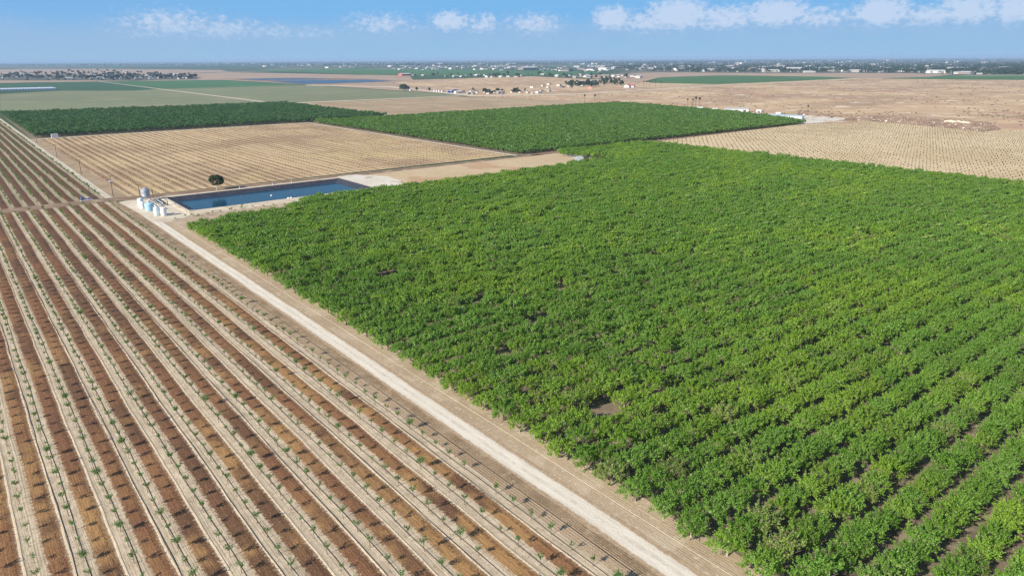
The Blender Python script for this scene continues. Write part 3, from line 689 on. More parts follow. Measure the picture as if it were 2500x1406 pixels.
tscale = rng.uniform(.88, 1.10, len(TP)) * np.where(first, .95, 1.0)
trot = rng.normal(0, .22, len(TP)) + math.pi * rng.integers(0, 2, len(TP)); tvar = rng.integers(0, NV, len(TP))
yel_at = [gp(1945, 1285), gp(2005, 1265), gp(1520, 1010), gp(2130, 1180), gp(2440, 1290), gp(2390, 1110)]
dry_at = [gp(1880, 1375), gp(1740, 1045), gp(1830, 1300), gp(2085, 1215), gp(2270, 1075), gp(1480, 1180), gp(1660, 1190), gp(1300, 990)]
small_done = False
def near(p, L, d): return any(math.hypot(p[0] - a, p[1] - c) < d for a, c in L)
for t in order[:NI]:
    x, y = TP[t]; sc = float(tscale[t]); o = empty('orchard_tree', (x, y, .03), float(trot[t])); o.scale = (sc, sc, sc * float(rng.uniform(.92, 1.06)))
    cm, tm = near_var[tvar[t]]
    yy = near((x, y), yel_at, 3.6); dd = near((x, y), dry_at, 3.6)
    cr = link('crown', cm, o); tr = link('trunk', tm, o)
    cr.color = (.75 if yy else 0, .75 if dd else 0, 0, 1)
    edge = first[t]
    if yy: lab = 'orchard tree with brighter yellow green leaves than its neighbours near the front of the orchard'
    elif dd: lab = 'orchard tree with thin brownish patchy crown among greener trees near the road'
    elif edge: lab = 'green orchard tree with short pale trunk at a row end beside the tan headland'
    else: lab = 'dense green orchard tree inside the rows at the front of the near orchard'
    tag(o, lab, 'tree', 'trees at the front of the near orchard')
sm = empty('orchard_tree', (*small_at, .03), .4); sm.scale = (.34, .34, .5)
cr = link('crown', near_var[2][0], sm); link('trunk', near_var[2][1], sm); cr.color = (.3, 0, 0, 1)
tag(sm, 'tiny green replant tree standing alone on the headland at the orchard edge', 'tree', 'trees at the front of the near orchard')
lod1 = [proto('orchard tree', orchard_variant(40 + i, 4200, .295, M['leaf'], M['trunk_pale'], SX, SY, .7, ZT, True)) for i in range(7)]
lod2 = [proto('orchard tree', orchard_variant(60 + i, 1700, .46, M['leaf'], M['trunk_pale'], SX, SY, .7, ZT, True)) for i in range(6)]
rest = order[NI:]
dist = pj[rest, 2]; vi = np.where(dist < 290, rng.integers(0, 7, len(rest)), 7 + rng.integers(0, 6, len(rest)))
s_ = tscale[rest]
scatter('orchard_trees', np.column_stack([TP[rest], np.full(len(rest), .03)]), trot[rest], np.stack([s_, s_, s_ * rng.uniform(.9, 1.1, len(rest))], 1), vi, lod1 + lod2,
        'mass of green orchard trees filling the near orchard behind its front rows', 'trees')

# ------------------------------------------------------------------ middle and dark orchards
def block(name, poly, dx, dy, leafm, n, size, R, z1, label, seed, z0=.7, jit=.3):
    P = np.asarray(poly); gx, gy = np.meshgrid(np.arange(P[:, 0].min() + 2, P[:, 0].max(), dx), np.arange(P[:, 1].min() + 2, P[:, 1].max(), dy))
    Q = np.stack([gx.ravel(), gy.ravel()], 1); Q = Q[inpoly(Q, poly)]
    q = projv(np.column_stack([Q, np.full(len(Q), 3.)])); Q = Q[(q[:, 0] > -300) & (q[:, 0] < 2800)]
    r = np.random.default_rng(seed); Q = Q + r.normal(0, jit, Q.shape)
    src = [proto('orchard tree', orchard_variant(seed * 10 + i, n, size, leafm, M['trunk_pale'], R, R, z0, z1, True, 24)) for i in range(6)]
    s = r.uniform(.86, 1.12, len(Q))
    return scatter(name, np.column_stack([Q, np.full(len(Q), .03)]), r.uniform(0, 6.28, len(Q)), np.stack([s, s, s * r.uniform(.88, 1.1, len(Q))], 1), r.integers(0, 6, len(Q)), src, label, 'trees')
block('orchard_trees', [(397.5, 485), (860, 485), (905, 545), (962, 729), (990, 893), (980, 930), (397.5, 922)], 5.3, 6.77, M['leaf_mid'], 420, .95, 3.1, 4.9, 'mass of mid green trees in the middle orchard', 31)
block('orchard_trees', [(83, 943), (516, 937), (520, 1348), (330, 1360), (83, 1394)], 6.2, 6.8, M['leaf_dark'], 420, .95, 3.15, 6.2, 'mass of darker blue green trees in the far left orchard', 32)

# ------------------------------------------------------------------ young trees beside the gravel road
def young_variant(i, dense=False):
    r = np.random.default_rng(500 + i); w = MB(); h = r.uniform(1.45, 1.8)
    w.tube([(0, 0, -.1), (r.normal() * .03, r.normal() * .03, h * .6), (r.normal() * .05, r.normal() * .05, h)], [.065, .055, .05], 6)
    P = []; nb = r.integers(3, 6) + (2 if dense else 0)
    for k in range(nb):
        a = 2 * math.pi * (k + r.random() * .7) / nb; L = r.uniform(.55, 1.05) * (1.15 if dense else 1); up = r.uniform(.55, 1.15)
        tip = np.array([math.cos(a) * L * .75, math.sin(a) * L * .75, h + up]); base = np.array([0, 0, h - .05])
        mid = base + (tip - base) * .5 + np.array([0, 0, .08]); w.tube([base, mid, tip], [.035, .028, .012], 5)
        m_ = r.integers(24, 40) * (2 if dense else 1); t = r.uniform(.35, 1.08, m_)
        P.append(base + (tip - base) * t[:, None] + r.normal(0, .17 if not dense else .26, (m_, 3)))
    P = np.concatenate(P); N = r.normal(size=P.shape) + np.array([0, 0, .6]); sz = r.uniform(.15, .33, len(P))
    return P, N, sz, w
YV = [young_variant(i) for i in range(9)] + [young_variant(20 + i, True) for i in range(3)]
def young_meshes(i):
    P, N, sz, w = YV[i]; tm = bpy.data.meshes.new('stem'); tm.from_pydata(w.v, [], w.f); tm.materials.append(M['stake']); tm.update()
    return leaf_mesh('crown', P, N, sz, [M['leaf_young']], .75, seed=i), tm
YM = [young_meshes(i) for i in range(12)]
rows = np.arange(-20, 5)
pts = []; rowi = []
for k in rows:
    off = rng.uniform(0, 5.35) if k != 4 else 99.8 % 5.35
    ys = np.arange(off - 10.7, 474, 5.35); pts.append(np.stack([np.full(len(ys), ROW0 + ROWP * k), ys], 1)); rowi += [k] * len(ys)
YP = np.concatenate(pts); rowi = np.array(rowi); YP += rng.normal(0, .12, YP.shape)
q = projv(np.column_stack([YP, np.ones(len(YP))])); ok = (q[:, 0] > -900) & (q[:, 0] < 2900) & (q[:, 1] < 2300) & (q[:, 2] > 5) & (rng.random(len(YP)) > .03)
YP, rowi, q = YP[ok], rowi[ok], q[ok]
od = np.argsort(q[:, 2] + np.where((q[:, 0] > -10) & (q[:, 0] < 2510) & (q[:, 1] < 1412), 0, 1e6)); ysc = rng.uniform(.66, 1.0, len(YP)); yv = np.where(rng.random(len(YP)) < .12, rng.integers(9, 12, len(YP)), rng.integers(0, 9, len(YP)))
weak = rng.random(len(YP)) < .12; ysc[weak] *= .72
yr = rng.uniform(0, 6.28, len(YP))
for t in od[:300]:
    o = empty('young_tree', (YP[t, 0], YP[t, 1], .04), float(yr[t])); s = float(ysc[t]); o.scale = (s, s, s)
    cm, tm = YM[yv[t]]; link('crown', cm, o); link('stem', tm, o)
    last = rowi[t] == 4
    if yv[t] >= 9: lab = 'young tree with fuller dark green crown than the thin saplings around it' if not last else 'young tree with fuller crown in the outermost row next to the tilled strip'
    elif weak[t]: lab = 'short sparse young tree with few leaves in the striped field'
    elif last: lab = 'thin young tree in the outermost row next to the tilled strip and gravel road'
    else: lab = 'thin young tree with forked stems on a pale strip of the striped field'
    tag(o, lab, 'young tree', 'young trees in rows on the striped field')
def young_merged(i):
    P, N, sz, w = YV[i]; return proto('young tree', leaf_mesh('young tree', P, N, sz * 1.15, [M['leaf_young'], M['stake']], .75, extra=w, seed=i))
YS = [young_merged(i) for i in range(12)]
rest = od[300:]
pts2 = []
for k in range(-18, 5):
    ys = np.arange(494.5 + rng.uniform(0, 5), 1500, 5.35); pts2.append(np.stack([np.full(len(ys), ROW0 + ROWP * k), ys], 1))
P2 = np.concatenate(pts2) + rng.normal(0, .15, (sum(len(p) for p in pts2), 2)); q2 = projv(np.column_stack([P2, np.ones(len(P2))])); P2 = P2[(q2[:, 0] > -500)]
P2 = P2[rng.random(len(P2)) > .25]
P2 = P2[~((np.abs(P2[:, 0] - 62) < 7) & (P2[:, 1] < 499))]
allP = np.concatenate([YP[rest], P2]); alls = np.concatenate([ysc[rest], rng.uniform(.7, 1.05, len(P2))]); allv = np.concatenate([yv[rest], rng.integers(0, 12, len(P2))])
scatter('young_trees', np.column_stack([allP, np.full(len(allP), .04)]), rng.uniform(0, 6.28, len(allP)), np.stack([alls] * 3, 1), allv, YS, 'rows of small young trees farther back on the striped fields', 'young trees')

# tiny saplings of the stubble field and of the pale field on the right
def tiny(i, n, R, h, size):
    r = np.random.default_rng(800 + i); d = r.normal(size=(n, 3)); d /= np.linalg.norm(d, axis=1, keepdims=True)
    P = d * R * r.uniform(.5, 1, (n, 1)) * np.array([1, 1, h / R / 2]); P[:, 2] += h * .6
    return proto('sapling', leaf_mesh('sapling', P, r.normal(size=P.shape), size * r.uniform(.7, 1.3, n), [M['leaf_tree']], .8, seed=i))
TS = [tiny(i, 26, .42, 1.2, .42) for i in range(4)]
def grid(x0, x1, dx, y0, y1, dy, poly=None):
    gx, gy = np.meshgrid(np.arange(x0, x1, dx), np.arange(y0, y1, dy)); Q = np.stack([gx.ravel(), gy.ravel()], 1)
    if poly is not None: Q = Q[inpoly(Q, poly)]
    qq = projv(np.column_stack([Q, np.ones(len(Q))])); return Q[(qq[:, 0] > -200) & (qq[:, 0] < 3000)]
Q = grid(86.5, 386, 6.6, 492, 924, 5.35); Q = Q[rng.random(len(Q)) > .1] ; Q += rng.normal(0, .15, Q.shape); n = len(Q); s = rng.uniform(.45, .85, n)
scatter('saplings', np.column_stack([Q, np.full(n, .06)]), rng.uniform(0, 6, n), np.stack([s] * 3, 1), rng.integers(0, 4, n), TS, 'tiny dark saplings dotting the straw coloured field', 'saplings')
rf = [(545, -300), (545, 470), (860, 479), (900, 445), gp(2110, 295), gp(2300, 312), gp(2400, 322.5), gp(2440, 323.5), gp(2500, 318), (1040, 245), (1090, -300)]
Q = grid(546.5, 1100, 6.6, -300, 480, 5.35, rf); Q = Q[rng.random(len(Q)) > .06]; Q += rng.normal(0, .18, Q.shape); n = len(Q); s = rng.uniform(.6, 1.05, n)
scatter('saplings', np.column_stack([Q, np.full(n, .10)]), rng.uniform(0, 6, n), np.stack([s] * 3, 1), rng.integers(0, 4, n), TS, 'small dark saplings in rows on the pale right field', 'saplings')

# ------------------------------------------------------------------ pump station
def tank(x, y, r, h, m, label, dome=.35, lid=True):
    o = empty('storage_tank', (x, y, .10))
    w = MB(); prof = [(r * .98, 0), (r, .08)]
    for k in range(1, 7): prof += [(r, h * k / 7 - .05), (r * 1.012, h * k / 7), (r, h * k / 7 + .05)]
    prof += [(r, h - .1), (r * .93, h + dome * .35), (r * .6, h + dome * .8), (r * .18, h + dome)]
    w.lathe(prof, seg=32); w.build('body', m, o, True)
    if lid:
        l = MB(); l.lathe([(r * .2, h + dome - .03), (r * .2, h + dome + .14), (r * .16, h + dome + .18)], seg=16); l.build('lid', m, o)
    p = MB(); p.tube([(r * .99, 0, .3), (r + .35, 0, .3), (r + .35, 0, .1)], .07, 8); p.build('outlet_pipe', M['darksteel'], o)
    tag(o, label, 'tank', 'storage tanks at the pump station'); return o
tank(87.2, 412.6, 1.5, 4.3, M['white'], 'white cylindrical tank standing nearest the road junction at the pump station')
tank(84.5, 416.2, 1.45, 4.3, M['paleblue'], 'pale bluish tank tucked beside the nearest white tank')
tank(84.6, 432.6, 2.35, 4.0, M['lightblue'], 'broad light blue tank, widest of the pump station tanks')
tank(82.9, 441.5, 1.35, 3.4, M['white'], 'short white tank just behind the broad light blue tank')
tank(83.1, 447.2, 1.2, 3.0, M['white'], 'small white tank in the middle of the back row of tanks')
tank(84.6, 454.5, 1.6, 3.5, M['paleblue'], 'pale greenish white tank at the back in front of the silo')

silo = empty('silo', (90.2, 466.5, .09)); silo.scale = (.94, .94, 1.12)
w = MB(); r = 2.45
prof = [(.35, 1.3), (r, 3.0)]
for k in range(9): prof += [(r * (1.0 + .012 * (k % 2)), 3.0 + k * .32)]
w.lathe(prof, seg=28); w.build('bin', M['galv'], silo, True)
w = MB(); w.lathe([(r + .08, 5.56), (r * .45, 6.55), (.35, 6.85), (.3, 7.05)], seg=28); w.build('roof', M['galv'], silo)
for k in range(6):
    a = k * math.pi / 3; w = MB(); w.tube([(r * .97 * math.cos(a), r * .97 * math.sin(a), 0), (r * .97 * math.cos(a), r * .97 * math.sin(a), 3.4)], .09, 6); w.build('leg', M['galv'], silo)
w = MB(); w.tube([(r + .12, -.5, 0), (r + .12, -.5, 5.6)], .03, 5); w.tube([(r + .12, 0, 0), (r + .12, 0, 5.6)], .03, 5)
for k in range(16): w.tube([(r + .12, -.5, .3 + k * .33), (r + .12, 0, .3 + k * .33)], .02, 4)
w.build('ladder', M['galv'], silo)
tag(silo, 'galvanised steel silo with conical roof on legs behind the tanks', 'silo')

man = empty('filter_manifold', (91.5, 447, .10))
for xo, y0, y1, z in ((-2.2, -7.5, 15, .9), (-.7, -8, 17, 1.25), (1.0, -6, 14, .9), (2.6, -4, 11, 1.3)):
    w = MB(); w.tube([(xo, y0, .1), (xo, y0, z), (xo, y0 + .6, z), (xo, y1, z), (xo, y1, .1)], .2, 10); w.build('main_pipe', M['whitepaint'], man, True)
for yo in (-5, -1.5, 2, 5.5, 9):
    w = MB(); w.tube([(-2.2, yo, 1.0), (-1, yo, 1.75), (1.2, yo, 1.75), (2.6, yo, 1.1)], .14, 8); w.build('cross_pipe', M['darksteel'], man, True)
for yo in (-3.2, .4, 3.8, 7.2):
    w = MB(); w.lathe([(.05, .55), (.5, .75), (.62, 1.2), (.5, 1.65), (.05, 1.85)], (3.6, yo, 0), 16)
    for k in range(3):
        a = k * 2.09; w.tube([(3.6 + .45 * math.cos(a), yo + .45 * math.sin(a), 0), (3.6 + .45 * math.cos(a), yo + .45 * math.sin(a), .95)], .05, 5)
    w.build('filter_vessel', M['blackplastic'], man, True)
w = MB(); w.tube([(4.8, -5, 0), (4.8, -5, 2.4), (4.8, -4.4, 2.9), (4.8, -2, 2.9)], .2, 10); w.build('riser_pipe', M['darksteel'], man, True)
for yo in (-8, 13):
    w = MB(); w.tube([(-.7, yo, 1.25), (-.7, yo, 1.9)], .05, 6); w.lathe([(.3, 1.88), (.34, 1.92), (.3, 1.96)], (-.7, yo, 0), 14); w.build('valve_wheel', M['red'], man)
tag(man, 'white pipe manifold with dark cross pipes and round black filters between tanks and pond', 'pipework')

pump = empty('booster_pump', (94.6, 457.5, .10))
w = MB(); w.box((0, 0, .15), (3.2, 1.6, .3)); w.build('base_frame', M['darksteel'], pump)
w = MB(); w.tube([(-.9, 0, .95), (.9, 0, .95)], [.5, .5], 16); w.tube([(.9, 0, .95), (1.5, 0, .95)], [.3, .55], 16); w.build('motor', M['galv'], pump, True)
w = MB(); w.tube([(1.4, 0, .9), (1.4, 2.2, .9), (1.4, 2.2, 2.2), (1.4, 5.2, 2.2)], .22, 10); w.build('outlet_pipe', M['darksteel'], pump, True)
tag(pump, 'grey booster pump with dark outlet pipe beside the corner of the pond', 'pump')

skid = empty('well_pump', (62.0, 491.2, .1), .06)
w = MB(); w.box((0, 0, .12), (5.6, 1.9, .24)); w.build('base_slab', M['whitepaint'], skid)
w = MB(); w.tube([(-2.1, 0, .24), (-2.1, 0, 2.2)], [.55, .45], 14); w.lathe([(.5, 2.2), (.5, 2.5), (.3, 2.7)], (-2.1, 0, 0), 14); w.build('motor', M['blue'], skid, True)
w = MB(); w.tube([(-1.6, 0, .8), (5.8, 0, .8), (5.8, 0, .2)], .2, 10); w.build('discharge_pipe', M['blue'], skid, True)
w = MB(); w.box((1.6, .6, 1.2), (.9, .5, 1.6)); w.build('control_panel', M['whitepaint'], skid)
w = MB(); w.tube([(2.4, -.5, 0), (2.4, -.5, 7.0)], .1, 7); w.build('power_mast', M['wood'], skid)
tag(skid, 'blue well pump with white base and blue pipe beside the dirt crossroad', 'pump')

st = empty('pond_intake', (101.0, 413.6, .45))
w = MB(); w.box((0, 0, .3), (1.4, 1.1, .6)); w.build('concrete_box', M['pale_hose'], st); w = MB(); w.tube([(.5, .3, .4), (3.2, 2.2, .35), (5, 3.5, -1.2)], .14, 8); w.build('pipe', M['whitepaint'], st, True)
tag(st, 'small pale concrete intake box on the near corner of the pond bank', 'intake')
ip = empty('inlet_pipes', (159, 416, .45))
for dx_ in (-.8, 1.0):
    w = MB(); w.tube([(dx_, -.8, .25), (dx_, .2, .3), (dx_ * .8, 6.5, -2.2), (dx_ * .8, 8.0, -2.3)], .3, 10); w.build('pipe', M['whitepaint'], ip, True)
tag(ip, 'pair of white pipes sloping from the near bank into the pond', 'pipes')
fl = empty('pump_float', (157, 441, -1.5)); 
w = MB(); w.lathe([(.5, 0), (.75, .15), (.75, .4), (.5, .55)], seg=16); w.build('float_ring', M['white'], fl, True); w = MB(); w.tube([(0, 0, .3), (0, 0, 1.3)], .12, 8); w.build('mast', M['galv'], fl)
tag(fl, 'small white float on the water in the middle of the pond', 'float')
for (xx, lab, cross) in ((146.5, 'low white standpipe on the far pond bank right of the round tree', 0), (168.3, 'white standpipe with cross arm on the far pond bank', 1), (181.5, 'white standpipe on the far pond bank nearest the pale caliche pad', 0)):
    o = empty('standpipe', (xx, 468.5, .45)); w = MB(); w.tube([(0, 0, -.3), (0, 0, 2.0 if cross else 1.6)], .16, 8); w.build('pipe', M['whitepaint'], o)
    w = MB(); w.box((0, 0, 1.7 if cross else 1.5), (1.5 if cross else .7, .25, .25)); w.build('cap', M['whitepaint'], o)
    tag(o, lab, 'standpipe', 'white standpipes on the far pond bank')

# ------------------------------------------------------------------ utility poles
def upole(x, y, h, arms, label, transformer=False):
    o = empty('utility_pole', (x, y, 0)); w = MB(); w.tube([(0, 0, 0), (0, 0, h)], [.21, .14], 8); w.build('shaft', M['wood'], o)
    for za in arms:
        w = MB(); w.box((0, 0, za), (2.9, .14, .16)); w.build('crossarm', M['wood'], o)
    if transformer:
        for xo in (-.75, .0, .75):
            w = MB(); w.lathe([(.26, 0), (.3, .1), (.3, .95), (.2, 1.05)], (xo, -.42, h - 4.0), 12); w.build('transformer', M['whitepaint'], o)
        w = MB(); w.box((0, -.2, h - 4.1), (2.5, .2, .16)); w.build('crossarm', M['wood'], o)
    tag(o, label, 'utility pole', 'utility poles along the dirt road')
upole(77.5, 494.8, 13, (12.6,), 'tall utility pole with crossarm and grey transformers at the crossroad', True)
upole(77.5, 611, 10.9, (10.5,), 'second utility pole along the dirt road, counted from the crossroad')
upole(77.7, 738, 11.2, (10.8,), 'third utility pole along the dirt road, halfway to the dark orchard')
upole(77.4, 877, 10.7, (10.3,), 'utility pole nearest the dark orchard corner and the parked white trailer')
upole(90.1, 482.5, 7.7, (7.4,), 'wooden pole close behind the galvanised silo')
upole(95.4, 472.5, 6.0, (), 'short dark pole right of the silo at the pond corner')

# ------------------------------------------------------------------ single trees and bushes
lt = empty('shade_tree', (134.6, 476.5, .05))
r = np.random.default_rng(42)
P, N = crown_points(r, 6500, 5.0, 4.7, 1.9, 10.6, 20, (1.1, 2.3)); link('crown', leaf_mesh('crown', P, N, .5 * r.uniform(.6, 1.3, len(P)), [M['leaf_tree']], seed=42), lt)
w = MB(); w.tube([(0, 0, -.3), (.05, 0, 1.2), (0, .05, 3.2)], [.42, .33, .28], 10)
for k in range(6): a = k * 1.05; w.tube([(0, 0, 2.6), (1.4 * math.cos(a), 1.4 * math.sin(a), 4.6), (2.8 * math.cos(a), 2.8 * math.sin(a), 6.8)], [.2, .13, .05], 6)
w.build('trunk', M['trunk_pale'], lt)
tag(lt, 'lone round dark green tree with pale trunk on the far pond bank', 'tree')
def bush_mesh(i, n, R, h, size, m):
    r = np.random.default_rng(900 + i); P, N = crown_points(r, n, R, R, .1, h, 7, (R * .4, R * .65)); return leaf_mesh('bush', P, N, size * r.uniform(.6, 1.3, len(P)), [m], seed=i)
BM = [bush_mesh(i, 110, .8, 1.5, .34, M['leaf_young']) for i in range(3)]
for k, (a, c) in enumerate(((428, 534), (452, 528), (470, 527), (484, 527), (508, 524), (519, 520), (538, 517), (563, 514), (566, 511), (589, 508), (591, 505), (617, 506), (644, 504), (668, 501), (694, 500), (716, 496))):
    x, y = gp(a, c, .4); o = link('bush', BM[k % 3]); o.location = (x, y, max(.03, min(.4, (y - 404.5) * .08))); s = random.uniform(.7, 1.25); o.scale = (s, s, s); o.rotation_euler.z = k * 1.3
    o.color = (0, .5 if k % 3 == 2 else 0, 0, 1)
    tag(o, ('first small bush on the pad corner nearest the white tanks' if k == 0 else 'small scrubby bush on the near bank of the pond'), 'bush', 'bushes along the near pond bank')

# drip hoses along the young rows and the pale line by the orchard
for k in range(-6, 5):
    for side in ((.42,) if k % 2 else (.42, -1.3)):
        x = ROW0 + ROWP * k + side; w = MB(); ph = random.random() * 9
        ys = np.arange(30, 474, 6.0); vis_ = [y for y in ys if -300 < proj(x, y)[0] < 2800]
        if len(vis_) < 3: continue
        pts_ = [(x + .13 * math.sin(y * .11 + ph) + .07 * math.sin(y * .37 + ph * 2), y, .085) for y in vis_]
        w.tube(pts_, .045, 5)
        o = w.build('drip_hose', M['hose'])
        tag(o, 'black drip hose along the outermost young row next to the tilled strip' if k == 4 else ('thin black drip hose lying on a pale strip right of a young tree row' if side > 0 else 'thin black drip hose lying on a pale strip left of a young tree row'), 'hose', 'drip hoses along the young rows')
w = MB(); w.tube([(74.9 + .08 * math.sin(y * .09), y, .09) for y in np.arange(60, 470, 6.0)], .05, 5); o = w.build('drip_hose', M['hose']); tag(o, 'black hose between the tilled strip and the cloddy verge of the gravel road', 'hose', 'drip hoses along the young rows')
w = MB(); w.tube([(86.8 + .1 * math.sin(y * .07), y, .10) for y in np.arange(30, 396, 6.0)], .03, 5); o = w.build('irrigation_line', M['pale_hose']); tag(o, 'long pale irrigation line on the headland in front of the orchard trunks', 'hose')

# ------------------------------------------------------------------ boxes and sheds near the fields
def container(x, y, d, rz, m, label, z=.12):
    o = empty('shipping_container', (x, y, z), rz); w = MB(); L, Wd, Hh = d
    w.box((0, 0, Hh / 2), (L, Wd, Hh))
    for k in range(int(L / .3)):
        xx = -L / 2 + .2 + k * .3
        if xx > L / 2 - .1: break
        w.box((xx, -Wd / 2 - .02, Hh / 2), (.14, .05, Hh - .3)); w.box((xx, Wd / 2 + .02, Hh / 2), (.14, .05, Hh - .3))
    w.build('body', m, o); w = MB(); w.box((0, 0, Hh + .04), (L + .1, Wd + .1, .08)); w.build('roof', m, o)
    for s in (-1, 1):
        w = MB(); w.box((-L / 2 - .05, s * Wd / 4, Hh / 2), (.06, Wd / 2 - .06, Hh - .2)); w.build('door', m, o)
    tag(o, label, 'container'); return o
container(400.2, 415.0, (4.6, 2.6, 5.0), -.68, M['grey_box'], 'blue grey container standing at the orchard notch left of the dark one')
container(404.8, 411.5, (4.4, 2.6, 4.9), -.68, M['brown_box'], 'dark brown container beside the blue grey one at the orchard notch')
container(99.5, 929, (6.4, 2.7, 4.2), .0, M['whitepaint'], 'white trailer box parked in front of the dark orchard')
def shed(name, x, y, L, Wd, hw, hr, rz, wm, rm, label, cat, group=None, doors=2):
    o = empty(name, (x, y, .15), rz); w = MB(); w.gable((0, 0, 0), (L, Wd), hw, hr, 0, .5); 
    me = bpy.data.meshes.new('wall'); n = 4
    me.from_pydata(w.v[:10], [], w.f[:4]); me.materials.append(wm); me.update(); link('wall', me, o)
    w = MB(); w.roof((0, 0, 0), (L, Wd), hw, hr, 0, .5); w.build('roof', rm, o)
    for k in range(doors):
        w = MB(); w.box((-L / 2 + L * (k + .5) / doors, -Wd / 2 - .05, hw * .36), (min(4., L / doors * .5), .1, hw * .72)); w.build('door', M['darksteel'], o)
    tag(o, label, cat, group); return o
shed('warehouse', 970, 660, 36, 15, 5.6, 6.8, math.atan2(651.8 - 676.8, 974.3 - 960.3), M['offwhite'], M['hroof'], 'long white walled warehouse behind the middle orchard', 'warehouse', None, 3)
shed('open_shed', 912, 543, 46, 14, 4.2, 5.6, math.atan2(-54, 16), M['whitepaint'], M['roofblue'], 'low shed with pale blue sheet roof half hidden by orchard trees', 'shed')
for k, (a, c, nm, lab) in enumerate(((1709, 268, 'tent_shed', 'small white tent shed at the left end of the farm yard'), (1745, 271, 'low_shed', 'low white shed left of the long warehouse'), (1853, 275, 'low_shed', 'small white shed right of the long warehouse'), (1900, 281.5, 'low_shed', 'tiny pale shed on the upper edge of the farm yard'))):
    x, y = gp(a, c); shed(nm, x, y, 9 - k, 6, 2.8, 3.8, -1.2, M['whitepaint'], M['whitepaint'], lab, 'shed', None, 1)

def pickup(x, y, rz, m, label):
    o = empty('pickup_truck', (x, y, .16), rz); w = MB()
    w.box((0, 0, .85), (5.2, 1.9, .6)); w.build('body', m, o)
    w = MB(); a, b_ = .95, .85
    w.add([(-.6, -a, 1.15), (1.3, -a, 1.15), (1.3, a, 1.15), (-.6, a, 1.15), (-.4, -b_, 1.8), (.8, -b_, 1.8), (.8, b_, 1.8), (-.4, b_, 1.8)], [(4, 5, 6, 7), (0, 1, 5, 4), (1, 2, 6, 5), (2, 3, 7, 6), (3, 0, 4, 7)]); w.build('cab', m, o)
    w = MB()
    w.add([(1.32, -.8, 1.2), (1.32, .8, 1.2), (.86, .72, 1.74), (.86, -.72, 1.74)], [(0, 1, 2, 3)]); w.build('windscreen', M['winglass'], o)
    for xx in (-1.7, 1.6):
        for yy in (-.95, .95):
            w = MB(); w.tube([(xx, yy - .12, .38), (xx, yy + .12, .38)], .38, 14); w.build('wheel', M['blackplastic'], o)
    tag(o, label, 'pickup', 'vehicles on the farm yard')
for a, c, mk, rz, lab in ((1963, 283, 'whitepaint', .3, 'white pickup on the pale farm yard behind the middle orchard'), (1951, 282, 'darksteel', 1.2, 'dark pickup beside the white one on the farm yard'), (2030, 288, 'darksteel', .1, 'dark pickup alone at the right of the farm yard')):
    x, y = gp(a, c); pickup(x, y, rz, M[mk], lab)

# rubble heaps and sand piles at the far edge of the pale field
def heap(name, pts, h, m, label, seed, rough=.6, step=1.6, cat='heap'):
    r = np.random.default_rng(seed); poly = np.array(pts); x0, y0 = poly.min(0); x1, y1 = poly.max(0)
    nx = int((x1 - x0) / step) + 2; ny = int((y1 - y0) / step) + 2
    gx, gy = np.meshgrid(np.linspace(x0, x1, nx), np.linspace(y0, y1, ny)); Q = np.stack([gx.ravel(), gy.ravel()], 1)
    ins = inpoly(Q, poly)
    d = np.full(len(Q), 1e9)
    for i in range(len(poly)):
        a = poly[i]; b_ = poly[(i + 1) % len(poly)]; ab = b_ - a; t = np.clip(((Q - a) @ ab) / (ab @ ab), 0, 1); d = np.minimum(d, np.linalg.norm(Q - a - t[:, None] * ab, axis=1))
    prof = 1 - np.exp(-d / (h * 1.6))
    ph = r.uniform(0, 6.28, 8); fr = r.uniform(.12, .7, (8, 2)); nz = sum(np.sin(Q @ fr[k] + ph[k]) for k in range(8)) / 8
    z = np.where(ins, prof * h * (1 + rough * nz * 1.2 + rough * .35 * r.normal(size=len(Q))), -.4); z = np.maximum(z, np.where(ins, .02, -.4))
    idx = np.arange(nx * ny).reshape(ny, nx); F = np.stack([idx[:-1, :-1], idx[:-1, 1:], idx[1:, 1:], idx[1:, :-1]], -1).reshape(-1, 4)
    F = F[ins[F].any(1)]
    c = Q.mean(0); me = bpy.data.meshes.new(name); me.from_pydata(np.column_stack([Q - c, z]).tolist(), [], F.tolist()); me.materials.append(m); me.update()
    o = link(name, me, None, (c[0], c[1], .1)); tag(o, label, cat); return o
heap('rubble_heap', px((2056, 294), (2085, 286), (2130, 286.5), (2300, 296), (2420, 302), (2445, 317), (2400, 322), (2300, 312), (2110, 295)), 2.0, M['rubble'], 'long brown rubble heap at the far edge of the pale sapling field', 5, .8)
heap('sand_pile', px((2098, 291), (2104, 288), (2115, 287.5), (2122, 291.5), (2110, 293)), 4.6, M['sand'], 'rounded pale sand pile at the left end of the rubble', 6, .25, 1.0)
heap('sand_pile', px((2287, 302), (2300, 299), (2340, 302), (2381, 305), (2378, 307.5), (2320, 306)), 4.6, M['sand'], 'long pale sand pile on top of the rubble', 7, .3, 1.0)
heap('sand_pile', px((2385, 317), (2400, 314), (2415, 316), (2410, 320), (2395, 320)), 1.4, M['sand'], 'low pale sand patch heap at the right end of the rubble', 8, .3, 1.0)

